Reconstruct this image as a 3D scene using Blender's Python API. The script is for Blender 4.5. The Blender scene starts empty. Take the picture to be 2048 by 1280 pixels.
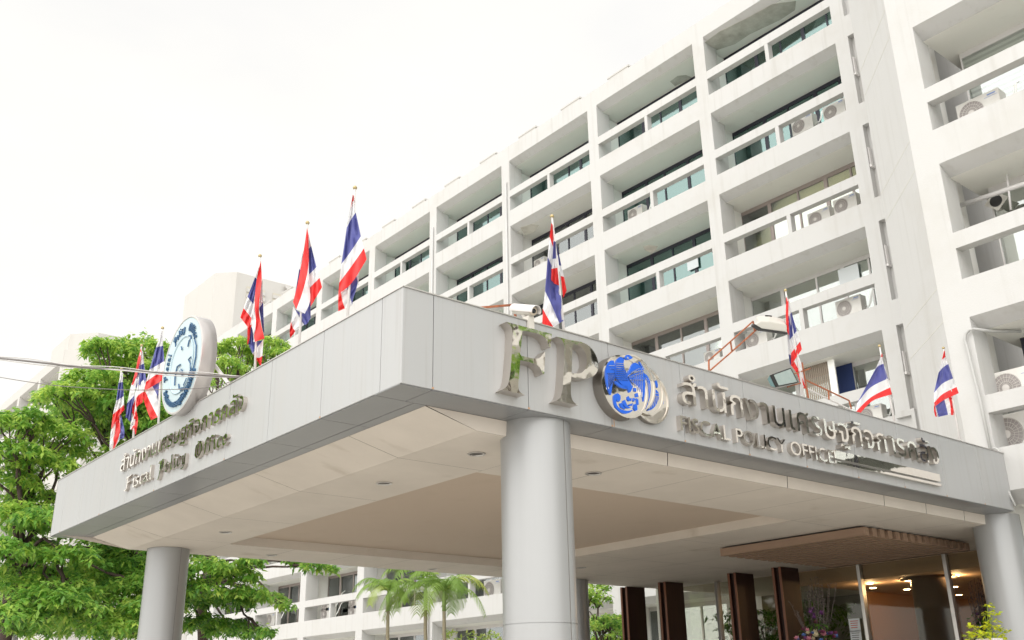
import bpy, bmesh, math, random
from math import radians as R, sin, cos, pi, atan2, hypot
from mathutils import Vector, Matrix
from mathutils.geometry import tessellate_polygon
import numpy as np
random.seed(7)
sc = bpy.context.scene
COL = sc.collection

# ------------------------------------------------------------------ camera
YAW, PIT, ROL, FPX, CZ = R(50.352144), R(20.949311), R(-1.091344), 1973.4193, 1.6
_F = Vector((cos(PIT)*cos(YAW), cos(PIT)*sin(YAW), sin(PIT)))
_R0 = Vector((sin(YAW), -cos(YAW), 0)); _U0 = _R0.cross(_F)
_RR = cos(ROL)*_R0 + sin(ROL)*_U0
_UU = -sin(ROL)*_R0 + cos(ROL)*_U0
cam = bpy.data.cameras.new('camera'); cam.sensor_width = 36.0
cam.lens = 36.0*FPX/2048; cam.clip_start = .05; cam.clip_end = 600
cam_o = bpy.data.objects.new('camera', cam); COL.objects.link(cam_o)
M = Matrix((_RR, _UU, -_F)).transposed().to_4x4(); M.translation = Vector((0, 0, CZ))
cam_o.matrix_world = M
sc.camera = cam_o
cam.dof.use_dof = True; cam.dof.focus_distance = 10.5; cam.dof.aperture_fstop = 14

def at(u, v, x=None, y=None, z=None):
    """photo pixel (2048 wide) -> point on the plane x=, y= or z="""
    d = _F*FPX + _RR*(u-1024) - _UU*(v-640)
    if x is not None: t = x/d.x
    elif y is not None: t = y/d.y
    else: t = (z-CZ)/d.z
    return Vector((d.x*t, d.y*t, d.z*t+CZ))

# ------------------------------------------------------------------ world, sun, exposure
SUN_AZ, SUN_EL = R(205), R(42)        # azimuth measured from +X towards +Y
world = bpy.data.worlds.new('World'); sc.world = world; world.use_nodes = True
nt = world.node_tree; N = nt.nodes; L = nt.links; bg = N['Background']
sky = N.new('ShaderNodeTexSky'); sky.sky_type = 'NISHITA'; sky.sun_disc = False
sky.sun_elevation = SUN_EL; sky.sun_rotation = R(90)-SUN_AZ; sky.air_density = 1.0; sky.dust_density = 3.0
hsv = N.new('ShaderNodeHueSaturation'); hsv.inputs['Saturation'].default_value = .35
L.new(sky.outputs[0], hsv.inputs['Color'])
tc = N.new('ShaderNodeTexCoord'); mp = N.new('ShaderNodeMapping'); mp.inputs['Scale'].default_value = (1, 1, 2.6)
nz = N.new('ShaderNodeTexNoise'); nz.inputs['Scale'].default_value = 1.6; nz.inputs['Detail'].default_value = 6
L.new(tc.outputs['Generated'], mp.inputs[0]); L.new(mp.outputs[0], nz.inputs['Vector'])
rp = N.new('ShaderNodeValToRGB'); rp.color_ramp.elements[0].position = .32; rp.color_ramp.elements[1].position = .62
rp.color_ramp.elements[0].color = (.90, .895, .885, 1); rp.color_ramp.elements[1].color = (1.04, 1.015, .955, 1)
L.new(nz.outputs['Fac'], rp.inputs[0])
# overcast veil: brightest round the sun, thinner on the far side of the sky
dt = N.new('ShaderNodeVectorMath'); dt.operation = 'DOT_PRODUCT'; dt.inputs[1].default_value = (cos(SUN_AZ), sin(SUN_AZ), .25)
L.new(tc.outputs['Generated'], dt.inputs[0])
mr = N.new('ShaderNodeMapRange'); mr.interpolation_type = 'SMOOTHSTEP'
for k_, v_ in zip(('From Min', 'From Max', 'To Min', 'To Max'), (-.35, .75, 8.75, 21.5)): mr.inputs[k_].default_value = v_
L.new(dt.outputs['Value'], mr.inputs['Value'])
sc_ = N.new('ShaderNodeVectorMath'); sc_.operation = 'SCALE'; L.new(rp.outputs[0], sc_.inputs[0]); L.new(mr.outputs[0], sc_.inputs['Scale'])
mx = N.new('ShaderNodeMixRGB'); mx.inputs[0].default_value = .93
L.new(hsv.outputs[0], mx.inputs[1]); L.new(sc_.outputs[0], mx.inputs[2]); L.new(mx.outputs[0], bg.inputs['Color'])
bg.inputs['Strength'].default_value = .075
sl = bpy.data.lights.new('sun', 'SUN'); sl.energy = .4; sl.angle = R(25); sl.color = (1, .955, .89)
so = bpy.data.objects.new('sun', sl); COL.objects.link(so)
so.rotation_euler = Vector((cos(SUN_EL)*cos(SUN_AZ), cos(SUN_EL)*sin(SUN_AZ), sin(SUN_EL))).to_track_quat('Z', 'Y').to_euler()
vs = sc.view_settings
vs.view_transform = 'Standard'; vs.look = 'None'; vs.exposure = 0.76; vs.gamma = 1; vs.use_curve_mapping = False
sc.cycles.max_bounces = 8; sc.cycles.transparent_max_bounces = 12

# ------------------------------------------------------------------ materials
def new_mat(name):
    m = bpy.data.materials.new(name); m.use_nodes = True
    return m, m.node_tree.nodes, m.node_tree.links, m.node_tree.nodes['Principled BSDF']
def mat(name, rgb, rough=.6, metal=0., n2=None, nscale=3., amt=.5, stretch=(1, 1, 1), bump=0., bscale=40., spec=.5, emit=None, ramp=(.35, .7), coord='Object', n3=None):
    m, n, l, b = new_mat(name)
    b.inputs['Roughness'].default_value = rough; b.inputs['Metallic'].default_value = metal
    b.inputs['Specular IOR Level'].default_value = spec
    b.inputs['Base Color'].default_value = (*rgb, 1)
    t = n.new('ShaderNodeTexCoord'); mpp = n.new('ShaderNodeMapping'); mpp.inputs['Scale'].default_value = stretch
    l.new(t.outputs[coord], mpp.inputs[0])
    if n2:
        q = n.new('ShaderNodeTexNoise'); q.inputs['Scale'].default_value = nscale; q.inputs['Detail'].default_value = 7
        q.inputs['Roughness'].default_value = .65
        l.new(mpp.outputs[0], q.inputs['Vector'])
        r = n.new('ShaderNodeValToRGB'); r.color_ramp.elements[0].position = ramp[0]; r.color_ramp.elements[1].position = ramp[1]
        l.new(q.outputs['Fac'], r.inputs[0])
        mm = n.new('ShaderNodeMixRGB'); mm.inputs[1].default_value = (*rgb, 1); mm.inputs[2].default_value = (*n2, 1)
        ml = n.new('ShaderNodeMath'); ml.operation = 'MULTIPLY'; ml.inputs[1].default_value = amt
        l.new(r.outputs[0], ml.inputs[0]); l.new(ml.outputs[0], mm.inputs[0]); l.new(mm.outputs[0], b.inputs['Base Color'])
    if n3:
        col3, sc3, st3, amt3, r3 = n3
        m3 = n.new('ShaderNodeMapping'); m3.inputs['Scale'].default_value = st3; l.new(t.outputs[coord], m3.inputs[0])
        q = n.new('ShaderNodeTexNoise'); q.inputs['Scale'].default_value = sc3; q.inputs['Detail'].default_value = 8; l.new(m3.outputs[0], q.inputs['Vector'])
        r = n.new('ShaderNodeValToRGB'); r.color_ramp.elements[0].position = r3[0]; r.color_ramp.elements[1].position = r3[1]; l.new(q.outputs['Fac'], r.inputs[0])
        ml = n.new('ShaderNodeMath'); ml.operation = 'MULTIPLY'; ml.inputs[1].default_value = amt3; l.new(r.outputs[0], ml.inputs[0])
        m4 = n.new('ShaderNodeMixRGB'); m4.inputs[2].default_value = (*col3, 1)
        if n2: l.new(mm.outputs[0], m4.inputs[1])
        else: m4.inputs[1].default_value = (*rgb, 1)
        l.new(ml.outputs[0], m4.inputs[0]); l.new(m4.outputs[0], b.inputs['Base Color'])
    if bump:
        q = n.new('ShaderNodeTexNoise'); q.inputs['Scale'].default_value = bscale; q.inputs['Detail'].default_value = 4
        l.new(t.outputs[coord], q.inputs['Vector'])
        bp = n.new('ShaderNodeBump'); bp.inputs['Strength'].default_value = bump; bp.inputs['Distance'].default_value = .02
        l.new(q.outputs['Fac'], bp.inputs['Height']); l.new(bp.outputs[0], b.inputs['Normal'])
    if emit:
        b.inputs['Emission Color'].default_value = (*emit[0], 1); b.inputs['Emission Strength'].default_value = emit[1]
    return m
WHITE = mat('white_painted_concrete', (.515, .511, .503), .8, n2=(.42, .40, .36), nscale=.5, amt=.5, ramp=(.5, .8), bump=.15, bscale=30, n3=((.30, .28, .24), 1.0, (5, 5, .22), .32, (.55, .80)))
WHITE2 = mat('cream_painted_concrete', (.495, .482, .46), .85, n2=(.36, .31, .26), nscale=.8, amt=.3, stretch=(1, 1, .2), ramp=(.55, .85), bump=.15, bscale=20)
SOFF = mat('lightened_soffit_paint', (.80, .79, .74), .85, n2=(.50, .47, .42), nscale=.9, amt=.35, ramp=(.6, .78))  # facade paint made lighter, standing in for bounce light under the balconies
BALC = mat('lightened_back_wall_paint', (.82, .81, .78), .8)  # recess wall lightened too, bounce light put into its colour
ROOM = mat('office_interior_grey', (.34, .34, .32), .9)
PANEL = mat('grey_aluminium_panel', (.395, .400, .405), .4, .2, n2=(.40, .39, .38), nscale=1.6, amt=.55, stretch=(2.5, 2.5, .12), ramp=(.45, .8), spec=.4, n3=((.27, .25, .23), 1.4, (14, 14, .35), .35, (.56, .78)), bump=.35, bscale=1.3)
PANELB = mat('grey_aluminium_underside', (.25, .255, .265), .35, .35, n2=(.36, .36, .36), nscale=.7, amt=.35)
SEAM = mat('joint_sealant', (.16, .145, .13), .8)
SOFFIT = mat('canopy_soffit_paint', (.665, .605, .54), .75, n2=(.52, .47, .42), nscale=.9, amt=.45, n3=((.34, .27, .20), 1.3, (1, 1.6, 1), .30, (.62, .74)), bump=.25, bscale=1.6)
COFFER = mat('canopy_coffer_paint', (.54, .44, .355), .8, n2=(.42, .34, .25), nscale=1.8, amt=.28, stretch=(1, .6, 1), ramp=(.55, .75))
COLUMN = mat('satin_column_cladding', (.355, .36, .365), .34, .35, n2=(.32, .32, .32), nscale=2, amt=.4, stretch=(2, 2, .1), spec=.5)
CHROME = None
def steel(name, rgb, rough, wav, dist):
    m, n, l, b = new_mat(name)
    b.inputs['Base Color'].default_value = (*rgb, 1); b.inputs['Metallic'].default_value = 1; b.inputs['Roughness'].default_value = rough
    t = n.new('ShaderNodeTexCoord'); q = n.new('ShaderNodeTexNoise'); q.inputs['Scale'].default_value = wav; q.inputs['Detail'].default_value = 2
    bp = n.new('ShaderNodeBump'); bp.inputs['Strength'].default_value = 1; bp.inputs['Distance'].default_value = dist
    l.new(t.outputs['Object'], q.inputs['Vector']); l.new(q.outputs['Fac'], bp.inputs['Height']); l.new(bp.outputs[0], b.inputs['Normal'])
    return m
CHROME = steel('polished_stainless', (.82, .775, .715), .035, 3.2, .0035)
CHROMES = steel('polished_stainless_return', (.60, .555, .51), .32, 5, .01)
ENAMEL = mat('blue_enamel', (.008, .105, .60), .35)
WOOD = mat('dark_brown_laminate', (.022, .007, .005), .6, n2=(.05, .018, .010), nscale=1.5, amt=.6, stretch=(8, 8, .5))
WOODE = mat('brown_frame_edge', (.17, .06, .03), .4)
BAFF = mat('wood_look_baffle', (.31, .205, .14), .6, n2=(.22, .14, .10), nscale=2, amt=.5, stretch=(6, .4, 6))
DARK = mat('dark_void', (.01, .01, .01), .9)
DKMET = mat('dark_window_frame', (.035, .035, .05), .4, .3)
BRMET = mat('bronze_window_frame', (.33, .28, .26), .45, .2)
WHMET = mat('white_window_frame', (.62, .60, .59), .4)
SILV = mat('bare_aluminium', (.55, .53, .51), .3, .8)
PLAST = mat('cream_plastic', (.55, .535, .49), .5, n2=(.55, .5, .44), nscale=4, amt=.3)
ACW = mat('ac_casing_paint', (.70, .69, .66), .5, n2=(.5, .46, .41), nscale=4, amt=.4)
ACF = mat('ac_fan_plastic', (.34, .31, .30), .55)
ACG = mat('ac_grille_wire', (.62, .59, .56), .5)
RUST = mat('rusty_orange_steel', (.42, .13, .05), .75, n2=(.13, .06, .045), nscale=14, amt=.8)
BLACK = mat('black_rubber', (.02, .02, .02), .5)
LENS = mat('camera_lens', (.01, .015, .02), .08)
LGLASS = mat('floodlight_glass', (.30, .37, .36), .12, n2=(.42, .48, .46), nscale=9, amt=.5)
PIPE = mat('white_pvc', (.43, .43, .42), .4)
ORANGE = mat('lobby_timber_wall', (.42, .19, .06), .5, n2=(.38, .18, .07), nscale=2, amt=.4, stretch=(4, 4, .3))
LOBBYC = mat('lobby_ceiling_paint', (.55, .40, .29), .7)
LAMP = mat('warm_lamp_lens', (1, .9, .7), .5, emit=((1, .72, .38), 22))
SEALF = mat('seal_face_white', (.46, .56, .59), .45)
SEALT = mat('seal_blue_lettering', (.04, .11, .22), .4)
SEALR = mat('seal_satin_rim', (.60, .57, .56), .3, .6)
GROUND = mat('paved_ground', (.60, .58, .54), .9, n2=(.5, .48, .44), nscale=2, amt=.5)
ASPH = mat('concrete_driveway', (.52, .50, .46), .95, n2=(.44, .42, .38), nscale=8, amt=.5)
BARK = mat('bark', (.085, .058, .050), .95, n2=(.05, .035, .03), nscale=12, amt=.6, bump=.5)
PALMT = mat('palm_stem', (.36, .31, .22), .8, n2=(.2, .16, .1), nscale=10, amt=.5, stretch=(1, 1, 4))
TEALST = mat('teal_painted_steel', (.02, .13, .15), .5)
PAPER = mat('paper', (.72, .76, .78), .8)
PAPERB = mat('printed_blue', (.05, .35, .55), .7)
PAPERR = mat('printed_red', (.6, .12, .10), .7)
PAPERK = mat('printed_grey', (.2, .2, .2), .7)
CABLE = mat('grey_cable', (.16, .145, .14), .4, .2)
CABLEL = mat('bright_cable_sheath', (.50, .48, .47), .3, .5)
BLIND = {'pale': mat('white_blind', (.90, .90, .87), .8), 'yellow': mat('cream_blind', (.90, .83, .52), .8),
         'teal': mat('pale_teal_blind', (.62, .88, .84), .8), 'grey': mat('grey_blind', (.40, .42, .40), .8)}
def slat_mat():
    m, n, l, b = new_mat('slatted_blind'); b.inputs['Roughness'].default_value = .6
    t = n.new('ShaderNodeTexCoord'); w = n.new('ShaderNodeTexWave'); w.wave_type = 'BANDS'; w.bands_direction = 'Z'; w.inputs['Scale'].default_value = 2.6
    l.new(t.outputs['Object'], w.inputs['Vector']); r = n.new('ShaderNodeValToRGB')
    r.color_ramp.elements[0].position = .35; r.color_ramp.elements[0].color = (.30, .31, .31, 1)
    r.color_ramp.elements[1].position = .55; r.color_ramp.elements[1].color = (.62, .63, .63, 1)
    l.new(w.outputs['Fac'], r.inputs[0]); l.new(r.outputs[0], b.inputs['Base Color'])
    return m
BLIND['slat'] = slat_mat()
def glass_mat(name, tint, fac, rough=.03, gcol=(.9, .95, .95), fs=1.0):
    m, n, l, b = new_mat(name); n.remove(b); o = n['Material Output']
    tr = n.new('ShaderNodeBsdfTransparent'); tr.inputs[0].default_value = (*tint, 1)
    gl = n.new('ShaderNodeBsdfGlossy'); gl.inputs['Roughness'].default_value = rough; gl.inputs[0].default_value = (*gcol, 1)
    lw = n.new('ShaderNodeFresnel'); lw.inputs[0].default_value = 1.5
    ad = n.new('ShaderNodeMath'); ad.operation = 'MULTIPLY_ADD'; ad.inputs[1].default_value = fs; ad.inputs[2].default_value = fac; ad.use_clamp = True
    l.new(lw.outputs[0], ad.inputs[0])
    mxx = n.new('ShaderNodeMixShader'); l.new(ad.outputs[0], mxx.inputs[0]); l.new(tr.outputs[0], mxx.inputs[1]); l.new(gl.outputs[0], mxx.inputs[2]); l.new(mxx.outputs[0], o.inputs[0])
    return m
GL_TEAL = glass_mat('teal_glass', (.70, .91, .88), .26, .05, (.62, .85, .82))
GL_CLEAR = glass_mat('clear_glass', (.96, .97, .94), .20)
GL_LOBBY = glass_mat('lobby_glass', (.80, .79, .74), .0, .03, (.9, .92, .9), .45)
def cloth_mat(name, rgb):
    m, n, l, b = new_mat(name); o = n['Material Output']
    b.inputs['Base Color'].default_value = (*rgb, 1); b.inputs['Roughness'].default_value = .65
    b.inputs['Sheen Weight'].default_value = .15
    tl = n.new('ShaderNodeBsdfTranslucent'); tl.inputs[0].default_value = (*[min(1, c*1.15) for c in rgb], 1)
    mxx = n.new('ShaderNodeMixShader'); mxx.inputs[0].default_value = .42
    l.new(b.outputs[0], mxx.inputs[1]); l.new(tl.outputs[0], mxx.inputs[2]); l.new(mxx.outputs[0], o.inputs[0])
    return m
C_RED, C_WHT, C_BLU = cloth_mat('red_nylon', (.80, .035, .035)), cloth_mat('white_nylon', (.80, .80, .82)), cloth_mat('navy_nylon', (.10, .11, .36))
def leaf_mat(name, a, b_, c, tl=.35):
    m, n, l, b = new_mat(name); o = n['Material Output']
    at_ = n.new('ShaderNodeAttribute'); at_.attribute_name = 'tone'
    r = n.new('ShaderNodeValToRGB'); r.color_ramp.elements[0].color = (*a, 1); r.color_ramp.elements[1].color = (*c, 1)
    e = r.color_ramp.elements.new(.5); e.color = (*b_, 1)
    l.new(at_.outputs['Fac'], r.inputs[0]); l.new(r.outputs[0], b.inputs['Base Color']); b.inputs['Roughness'].default_value = .45
    t = n.new('ShaderNodeBsdfTranslucent'); g = n.new('ShaderNodeGamma'); g.inputs[1].default_value = .8
    l.new(r.outputs[0], g.inputs[0]); l.new(g.outputs[0], t.inputs[0])
    mxx = n.new('ShaderNodeMixShader'); mxx.inputs[0].default_value = tl
    l.new(b.outputs[0], mxx.inputs[1]); l.new(t.outputs[0], mxx.inputs[2]); l.new(mxx.outputs[0], o.inputs[0])
    return m
LEAF = leaf_mat('broad_leaf', (.07, .20, .035), (.19, .41, .055), (.50, .66, .11), .5)
LEAFD = leaf_mat('dark_leaf', (.04, .11, .015), (.08, .19, .02), (.18, .30, .03))
LEAFP = leaf_mat('palm_leaf', (.11, .24, .035), (.24, .38, .06), (.48, .52, .12), .32)
LEAFY = leaf_mat('yellow_leaf', (.30, .42, .01), (.52, .58, .01), (.72, .68, .02), .3)

# ------------------------------------------------------------------ object helpers
def thing(name, label, cat, loc=(0, 0, 0), group=None):
    o = bpy.data.objects.new(name, None); o.empty_display_size = .3; COL.objects.link(o)
    o.location = loc; o['label'] = label; o['category'] = cat
    if group: o['group'] = group
    return o
def tag(o, label, cat, group=None):
    o['label'] = label; o['category'] = cat
    if group: o['group'] = group
    return o
def root_loc(p):
    v = Vector((0, 0, 0))
    while p is not None: v += p.location; p = p.parent
    return v
class MB:
    def __init__(s): s.v = []; s.f = []; s.mi = []; s.sm = []; s.cur = 0; s.smooth = False
    def add(s, vs, fs):
        o = len(s.v); s.v += [tuple(v) for v in vs]
        for f in fs: s.f.append([i+o for i in f]); s.mi.append(s.cur); s.sm.append(s.smooth)
    def box(s, x0, x1, y0, y1, z0, z1):
        if x0 > x1: x0, x1 = x1, x0
        if y0 > y1: y0, y1 = y1, y0
        if z0 > z1: z0, z1 = z1, z0
        s.add([(x0, y0, z0), (x1, y0, z0), (x1, y1, z0), (x0, y1, z0), (x0, y0, z1), (x1, y0, z1), (x1, y1, z1), (x0, y1, z1)],
              [(0, 3, 2, 1), (4, 5, 6, 7), (0, 1, 5, 4), (1, 2, 6, 5), (2, 3, 7, 6), (3, 0, 4, 7)])
    def quad(s, a, b, c, d): s.add([a, b, c, d], [(0, 1, 2, 3)])
    def extr(s, poly, vec, caps=True):
        """closed polygon of 3D points swept along vec"""
        n = len(poly); vec = Vector(vec); P = [Vector(p) for p in poly]
        fs = [(i, (i+1) % n, n+(i+1) % n, n+i) for i in range(n)]
        if caps:
            tr = tessellate_polygon([P])
            fs += [tuple(t) for t in tr] + [tuple(n+i for i in reversed(t)) for t in tr]
        s.add(P + [p+vec for p in P], fs)
    def bar(s, a, b, w, h=None, up=(0, 0, 1)):
        a = Vector(a); b = Vector(b); d = (b-a).normalized(); h = h or w
        u = Vector(up); 
        if abs(d.dot(u)) > .95: u = Vector((1, 0, 0))
        x = d.cross(u).normalized()*w/2; y = x.cross(d).normalized()*h/2
        q = [a-x-y, a+x-y, a+x+y, a-x+y, b-x-y, b+x-y, b+x+y, b-x+y]
        s.add(q, [(0, 3, 2, 1), (4, 5, 6, 7), (0, 1, 5, 4), (1, 2, 6, 5), (2, 3, 7, 6), (3, 0, 4, 7)])
    def tube(s, pts, r, seg=10, caps=True):
        pts = [Vector(p) for p in pts]; n = len(pts); rs = r if isinstance(r, (list, tuple)) else [r]*n
        ref = None; vs = []
        for i, p in enumerate(pts):
            d = (pts[min(i+1, n-1)]-pts[max(i-1, 0)]).normalized()
            if ref is None: ref = Vector((0, 0, 1)) if abs(d.z) < .9 else Vector((1, 0, 0))
            x = d.cross(ref).normalized(); y = x.cross(d).normalized(); ref = y
            for k in range(seg):
                a = 2*pi*k/seg; vs.append(p + x*cos(a)*rs[i] + y*sin(a)*rs[i])
        fs = []
        for i in range(n-1):
            for k in range(seg):
                a = i*seg+k; b = i*seg+(k+1) % seg; fs.append((a, b, b+seg, a+seg))
        if caps: fs += [tuple(reversed(range(seg))), tuple(range((n-1)*seg, n*seg))]
        s.add(vs, fs)
    def lathe(s, prof, c, axis='z', seg=32):
        """prof: list of (r, h)"""
        c = Vector(c); vs = []
        for r, h in prof:
            for k in range(seg):
                a = 2*pi*k/seg; u, w = r*cos(a), r*sin(a)
                vs.append(c + (Vector((u, w, h)) if axis == 'z' else Vector((h, u, w)) if axis == 'x' else Vector((u, h, w))))
        fs = []
        for i in range(len(prof)-1):
            for k in range(seg):
                a = i*seg+k; b = i*seg+(k+1) % seg; fs.append((a, b, b+seg, a+seg))
        s.add(vs, fs)
    def build(s, name, m, parent=None, loc=None, bevel=0., recalc=True):
        me = bpy.data.meshes.new(name)
        off = root_loc(parent) if parent is not None else Vector(loc or (0, 0, 0))
        me.from_pydata([(v[0]-off.x, v[1]-off.y, v[2]-off.z) for v in s.v], [], s.f)
        for mm in (m if isinstance(m, (list, tuple)) else [m]): me.materials.append(mm)
        me.polygons.foreach_set('material_index', s.mi); me.polygons.foreach_set('use_smooth', s.sm)
        if recalc:
            b = bmesh.new(); b.from_mesh(me); bmesh.ops.recalc_face_normals(b, faces=b.faces); b.to_mesh(me); b.free()
        o = bpy.data.objects.new(name, me); COL.objects.link(o)
        if parent is not None: o.parent = parent
        else: o.location = off
        if bevel:
            bv = o.modifiers.new('bevel', 'BEVEL'); bv.width = bevel; bv.segments = 2; bv.limit_method = 'ANGLE'; bv.angle_limit = R(40)
        return o
def struct(o): o['kind'] = 'structure'; return o
def dup(root, loc, rz=0, label=None, group=None):
    r = root.copy(); COL.objects.link(r); r.location = loc; r.rotation_euler = (0, 0, rz)
    if label: r['label'] = label
    if group: r['group'] = group
    for ch in list(root.children):
        c = ch.copy(); COL.objects.link(c); c.parent = r
        for g in ch.children:
            d = g.copy(); COL.objects.link(d); d.parent = c
    return r

# ------------------------------------------------------------------ ground
g = MB(); g.quad((-250, -250, 0), (350, -250, 0), (350, 350, 0), (-250, 350, 0)); struct(g.build('ground', GROUND))
g = MB(); g.quad((-60, 9, .004), (17, 9, .004), (17, 17, .004), (-60, 17, .004)); struct(g.build('driveway', ASPH))
g = MB(); g.box(15.5, 24.3, 8.2, 18.9, 0, .15); struct(g.build('pavement', mat('bounce_cutting_paving', (.13, .12, .11), .6, n2=(.08, .075, .07), nscale=6)))  # unseen paving, coloured dark to cut bounce light on the soffit

# ------------------------------------------------------------------ office blocks
ZT = [23.92, 20.69, 17.47, 14.27, 11.05, 7.83, 4.61]
def band_profile(xf, zt, top, deep):
    return [(xf, zt), (xf, zt+top), (xf+.18, zt+top), (xf+.18, zt+.1), (xf+deep, zt+.1), (xf+deep, zt-.2), (xf+.34, zt-.2)]
def facade(xf, bays, zts, roof, parent, dw=1.39, posts=True, norail=(), yext=(0, 0)):
    """frame mesh (MB), soffit mesh, returned; bays = [(y0,y1)] openings, columns between"""
    fr, bk = MB(), MB()
    ya, yb = min(b[0] for b in bays), max(b[1] for b in bays)
    for zt in zts:
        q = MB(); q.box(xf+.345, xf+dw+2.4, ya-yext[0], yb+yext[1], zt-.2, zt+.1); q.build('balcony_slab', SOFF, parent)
    for (y0, y1) in bays:
        for i, zt in enumerate(zts):
            top = (roof-zt) if i == 0 else .75
            P = band_profile(xf, zt, top, dw+2.4)
            # front band with the bevelled soffit edge
            fr.extr([(xf, y0, zt), (xf, y0, zt+top), (xf+.2, y0, zt+top), (xf+.2, y0, zt+.1), (xf+.34, y0, zt+.1), (xf+.34, y0, zt-.2)], (0, y1-y0, 0))
            zf = zt-3.22
            if i not in norail and zt > 5:
                fr.box(xf, xf+.24, y0, y1, zt-1.81, zt-1.49)
                if posts: ym = (y0+y1)/2-.03; fr.box(xf+.003, xf+.237, ym-.07, ym+.07, zt-2.47, zt-1.81)
            if zt > 5: bk.box(xf+dw, xf+dw+.1, y0, y1, zf+.1, zt-2.35)
            # side walls of the balcony
    return fr, bk
def window_bay(parent, xw, y0, y1, zb, zt, style, seed, n=6):
    rnd = random.Random(seed)
    fm = {'teal': DKMET, 'dark': WHMET, 'yellow': BRMET, 'pale': BRMET, 'slat': WHMET, 'black': DKMET}[style]
    gm = GL_TEAL if style == 'teal' else GL_CLEAR
    f = MB(); e = [0, .19, .37, .56, .76, 1] if n == 6 else [0, .3, .62, 1]
    e = [a if a in (0, 1) else a+rnd.uniform(-.03, .03) for a in e]
    f.box(xw, xw+.07, y0, y1, zt-.13, zt); f.box(xw, xw+.07, y0, y1, zb, zb+.07)
    ys = [y0+(y1-y0)*a for a in e]
    for j, yy in enumerate(ys):
        w = .06 if j % 2 else .13
        f.box(xw, xw+.07, max(y0, yy-w/2), min(y1, yy+w/2), zb+.07, zt-.13)
    w = f.build('window', fm, parent)
    q = MB(); q.box(xw+.03, xw+.036, y0, y1, zb+.02, zt-.02); q.build('glass', gm, w)
    bl = MB()
    bm_ = {'teal': 'teal', 'dark': 'grey', 'yellow': 'yellow', 'pale': 'pale', 'slat': 'slat', 'black': 'grey'}[style]
    prob = {'teal': .95, 'dark': .35, 'yellow': 1.0, 'pale': 1.0, 'slat': .8, 'black': 0}[style]
    any_ = False
    for j in range(len(ys)-1):
        if rnd.random() < prob:
            drop = rnd.choice([.5, .85, 1, 1]) if style == 'teal' else rnd.choice([.9, 1, 1]) if style == 'yellow' else rnd.choice([.55, .8, 1, 1]); any_ = True
            bl.box(xw+.085, xw+.09, ys[j]+.03, ys[j+1]-.03, zt-(zt-zb)*drop, zt-.02)
    if any_: bl.build('blind', BLIND[bm_], w)
    if style == 'teal':
        sh = MB(); 
        for j in range(len(ys)-1):
            if rnd.random() < .9: sh.box(xw+.078, xw+.082, ys[j]+.03, ys[j+1]-.03, zb, zb+(zt-zb)*rnd.uniform(.25, .6))
        if sh.v: sh.build('lower_blind', BLIND['pale'], w)
    return w

XF = 24.56
bays = [(13.41, 18.46)]
for k in range(1, 8): bays.append((18.98+5.6*(k-1), 18.46+5.585*k))
bays = [(a, min(b, 60.7)) for a, b in bays]
NB = len(bays)
main = thing('office_building', 'long white seven-storey office block with deep balcony grid behind the canopy', 'building', (XF, 36, 0))
fr, bk = facade(XF, bays, ZT, 24.67, main)
# columns
edges = [12.97] + [v for b in bays for v in b] + [61.2]
for i in range(0, len(edges), 2):
    fr.box(XF, XF+.72, edges[i], edges[i+1], 4.5 if edges[i] < 18 else 0, 24.67)
# narrow stair recess past the last column
for i, zt in enumerate(ZT):
    top = 24.67-zt if i == 0 else .75
    fr.box(XF, XF+.34, 9.8, 12.97, zt, zt+top)
    fr.box(XF+.34, XF+2.2, 9.8, 12.97, zt-.02, zt+.2)
fr.box(XF+.22, XF+.32, 9.8, 12.97, 4.5, 24)
fr.box(XF+.72, XF+2.2, 12.97, 13.2, 4.5, 24)
fr.build('facade_frame', WHITE, main)
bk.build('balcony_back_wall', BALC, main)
PEEL = mat('bare_render_patch', (.56, .55, .50), .95, n2=(.34, .32, .28), nscale=2.5, amt=.8)
for z_, pts in ((23.715, [(1395, 95), (1440, 62), (1490, 38), (1545, 8), (1592, 2), (1590, 20), (1560, 40), (1500, 68), (1470, 88), (1440, 98), (1410, 108)]), (23.715, [(1340, 163), (1355, 152), (1372, 150), (1384, 155), (1372, 162), (1350, 172)]),
                (17.265-3.2, [(1285, 493), (1298, 490), (1316, 492), (1312, 500), (1302, 506), (1290, 500)]), (17.25, [(1040, 455), (1062, 448), (1078, 450), (1070, 464), (1050, 470)])):
    pm = MB(); pm.extr([at(u, v, z=z_) for u, v in pts], (0, 0, -.004)); pm.build('peeled_patch', PEEL, main)
sw = MB()
for i in range(2, len(edges)-2, 2): sw.box(XF+.72, XF+1.39, (edges[i]+edges[i+1])/2-.06, (edges[i]+edges[i+1])/2+.06, 0, 23.7)
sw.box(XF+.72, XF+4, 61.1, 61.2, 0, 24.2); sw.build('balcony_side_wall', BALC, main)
cr = MB(); cr.box(XF+3.9, 40, 12.97, 61.2, 0, 24.2); cr.build('interior_core', ROOM, main)
rf = MB(); rf.box(XF+.2, 40, 12.97, 61.2, 24.2, 24.35)
rf.build('roof_slab', WHITE, main)
for i in range(13):
    cp = MB(); y = 22.85+2.82*i; cp.box(XF+.12, XF+.55, y-.55, y+.55, 24.67, 24.86); cp.box(XF+.10, XF+.6, y-.6, y+.6, 24.86, 24.93)
    cp.build('parapet_cap', WHITE2, main)
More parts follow.
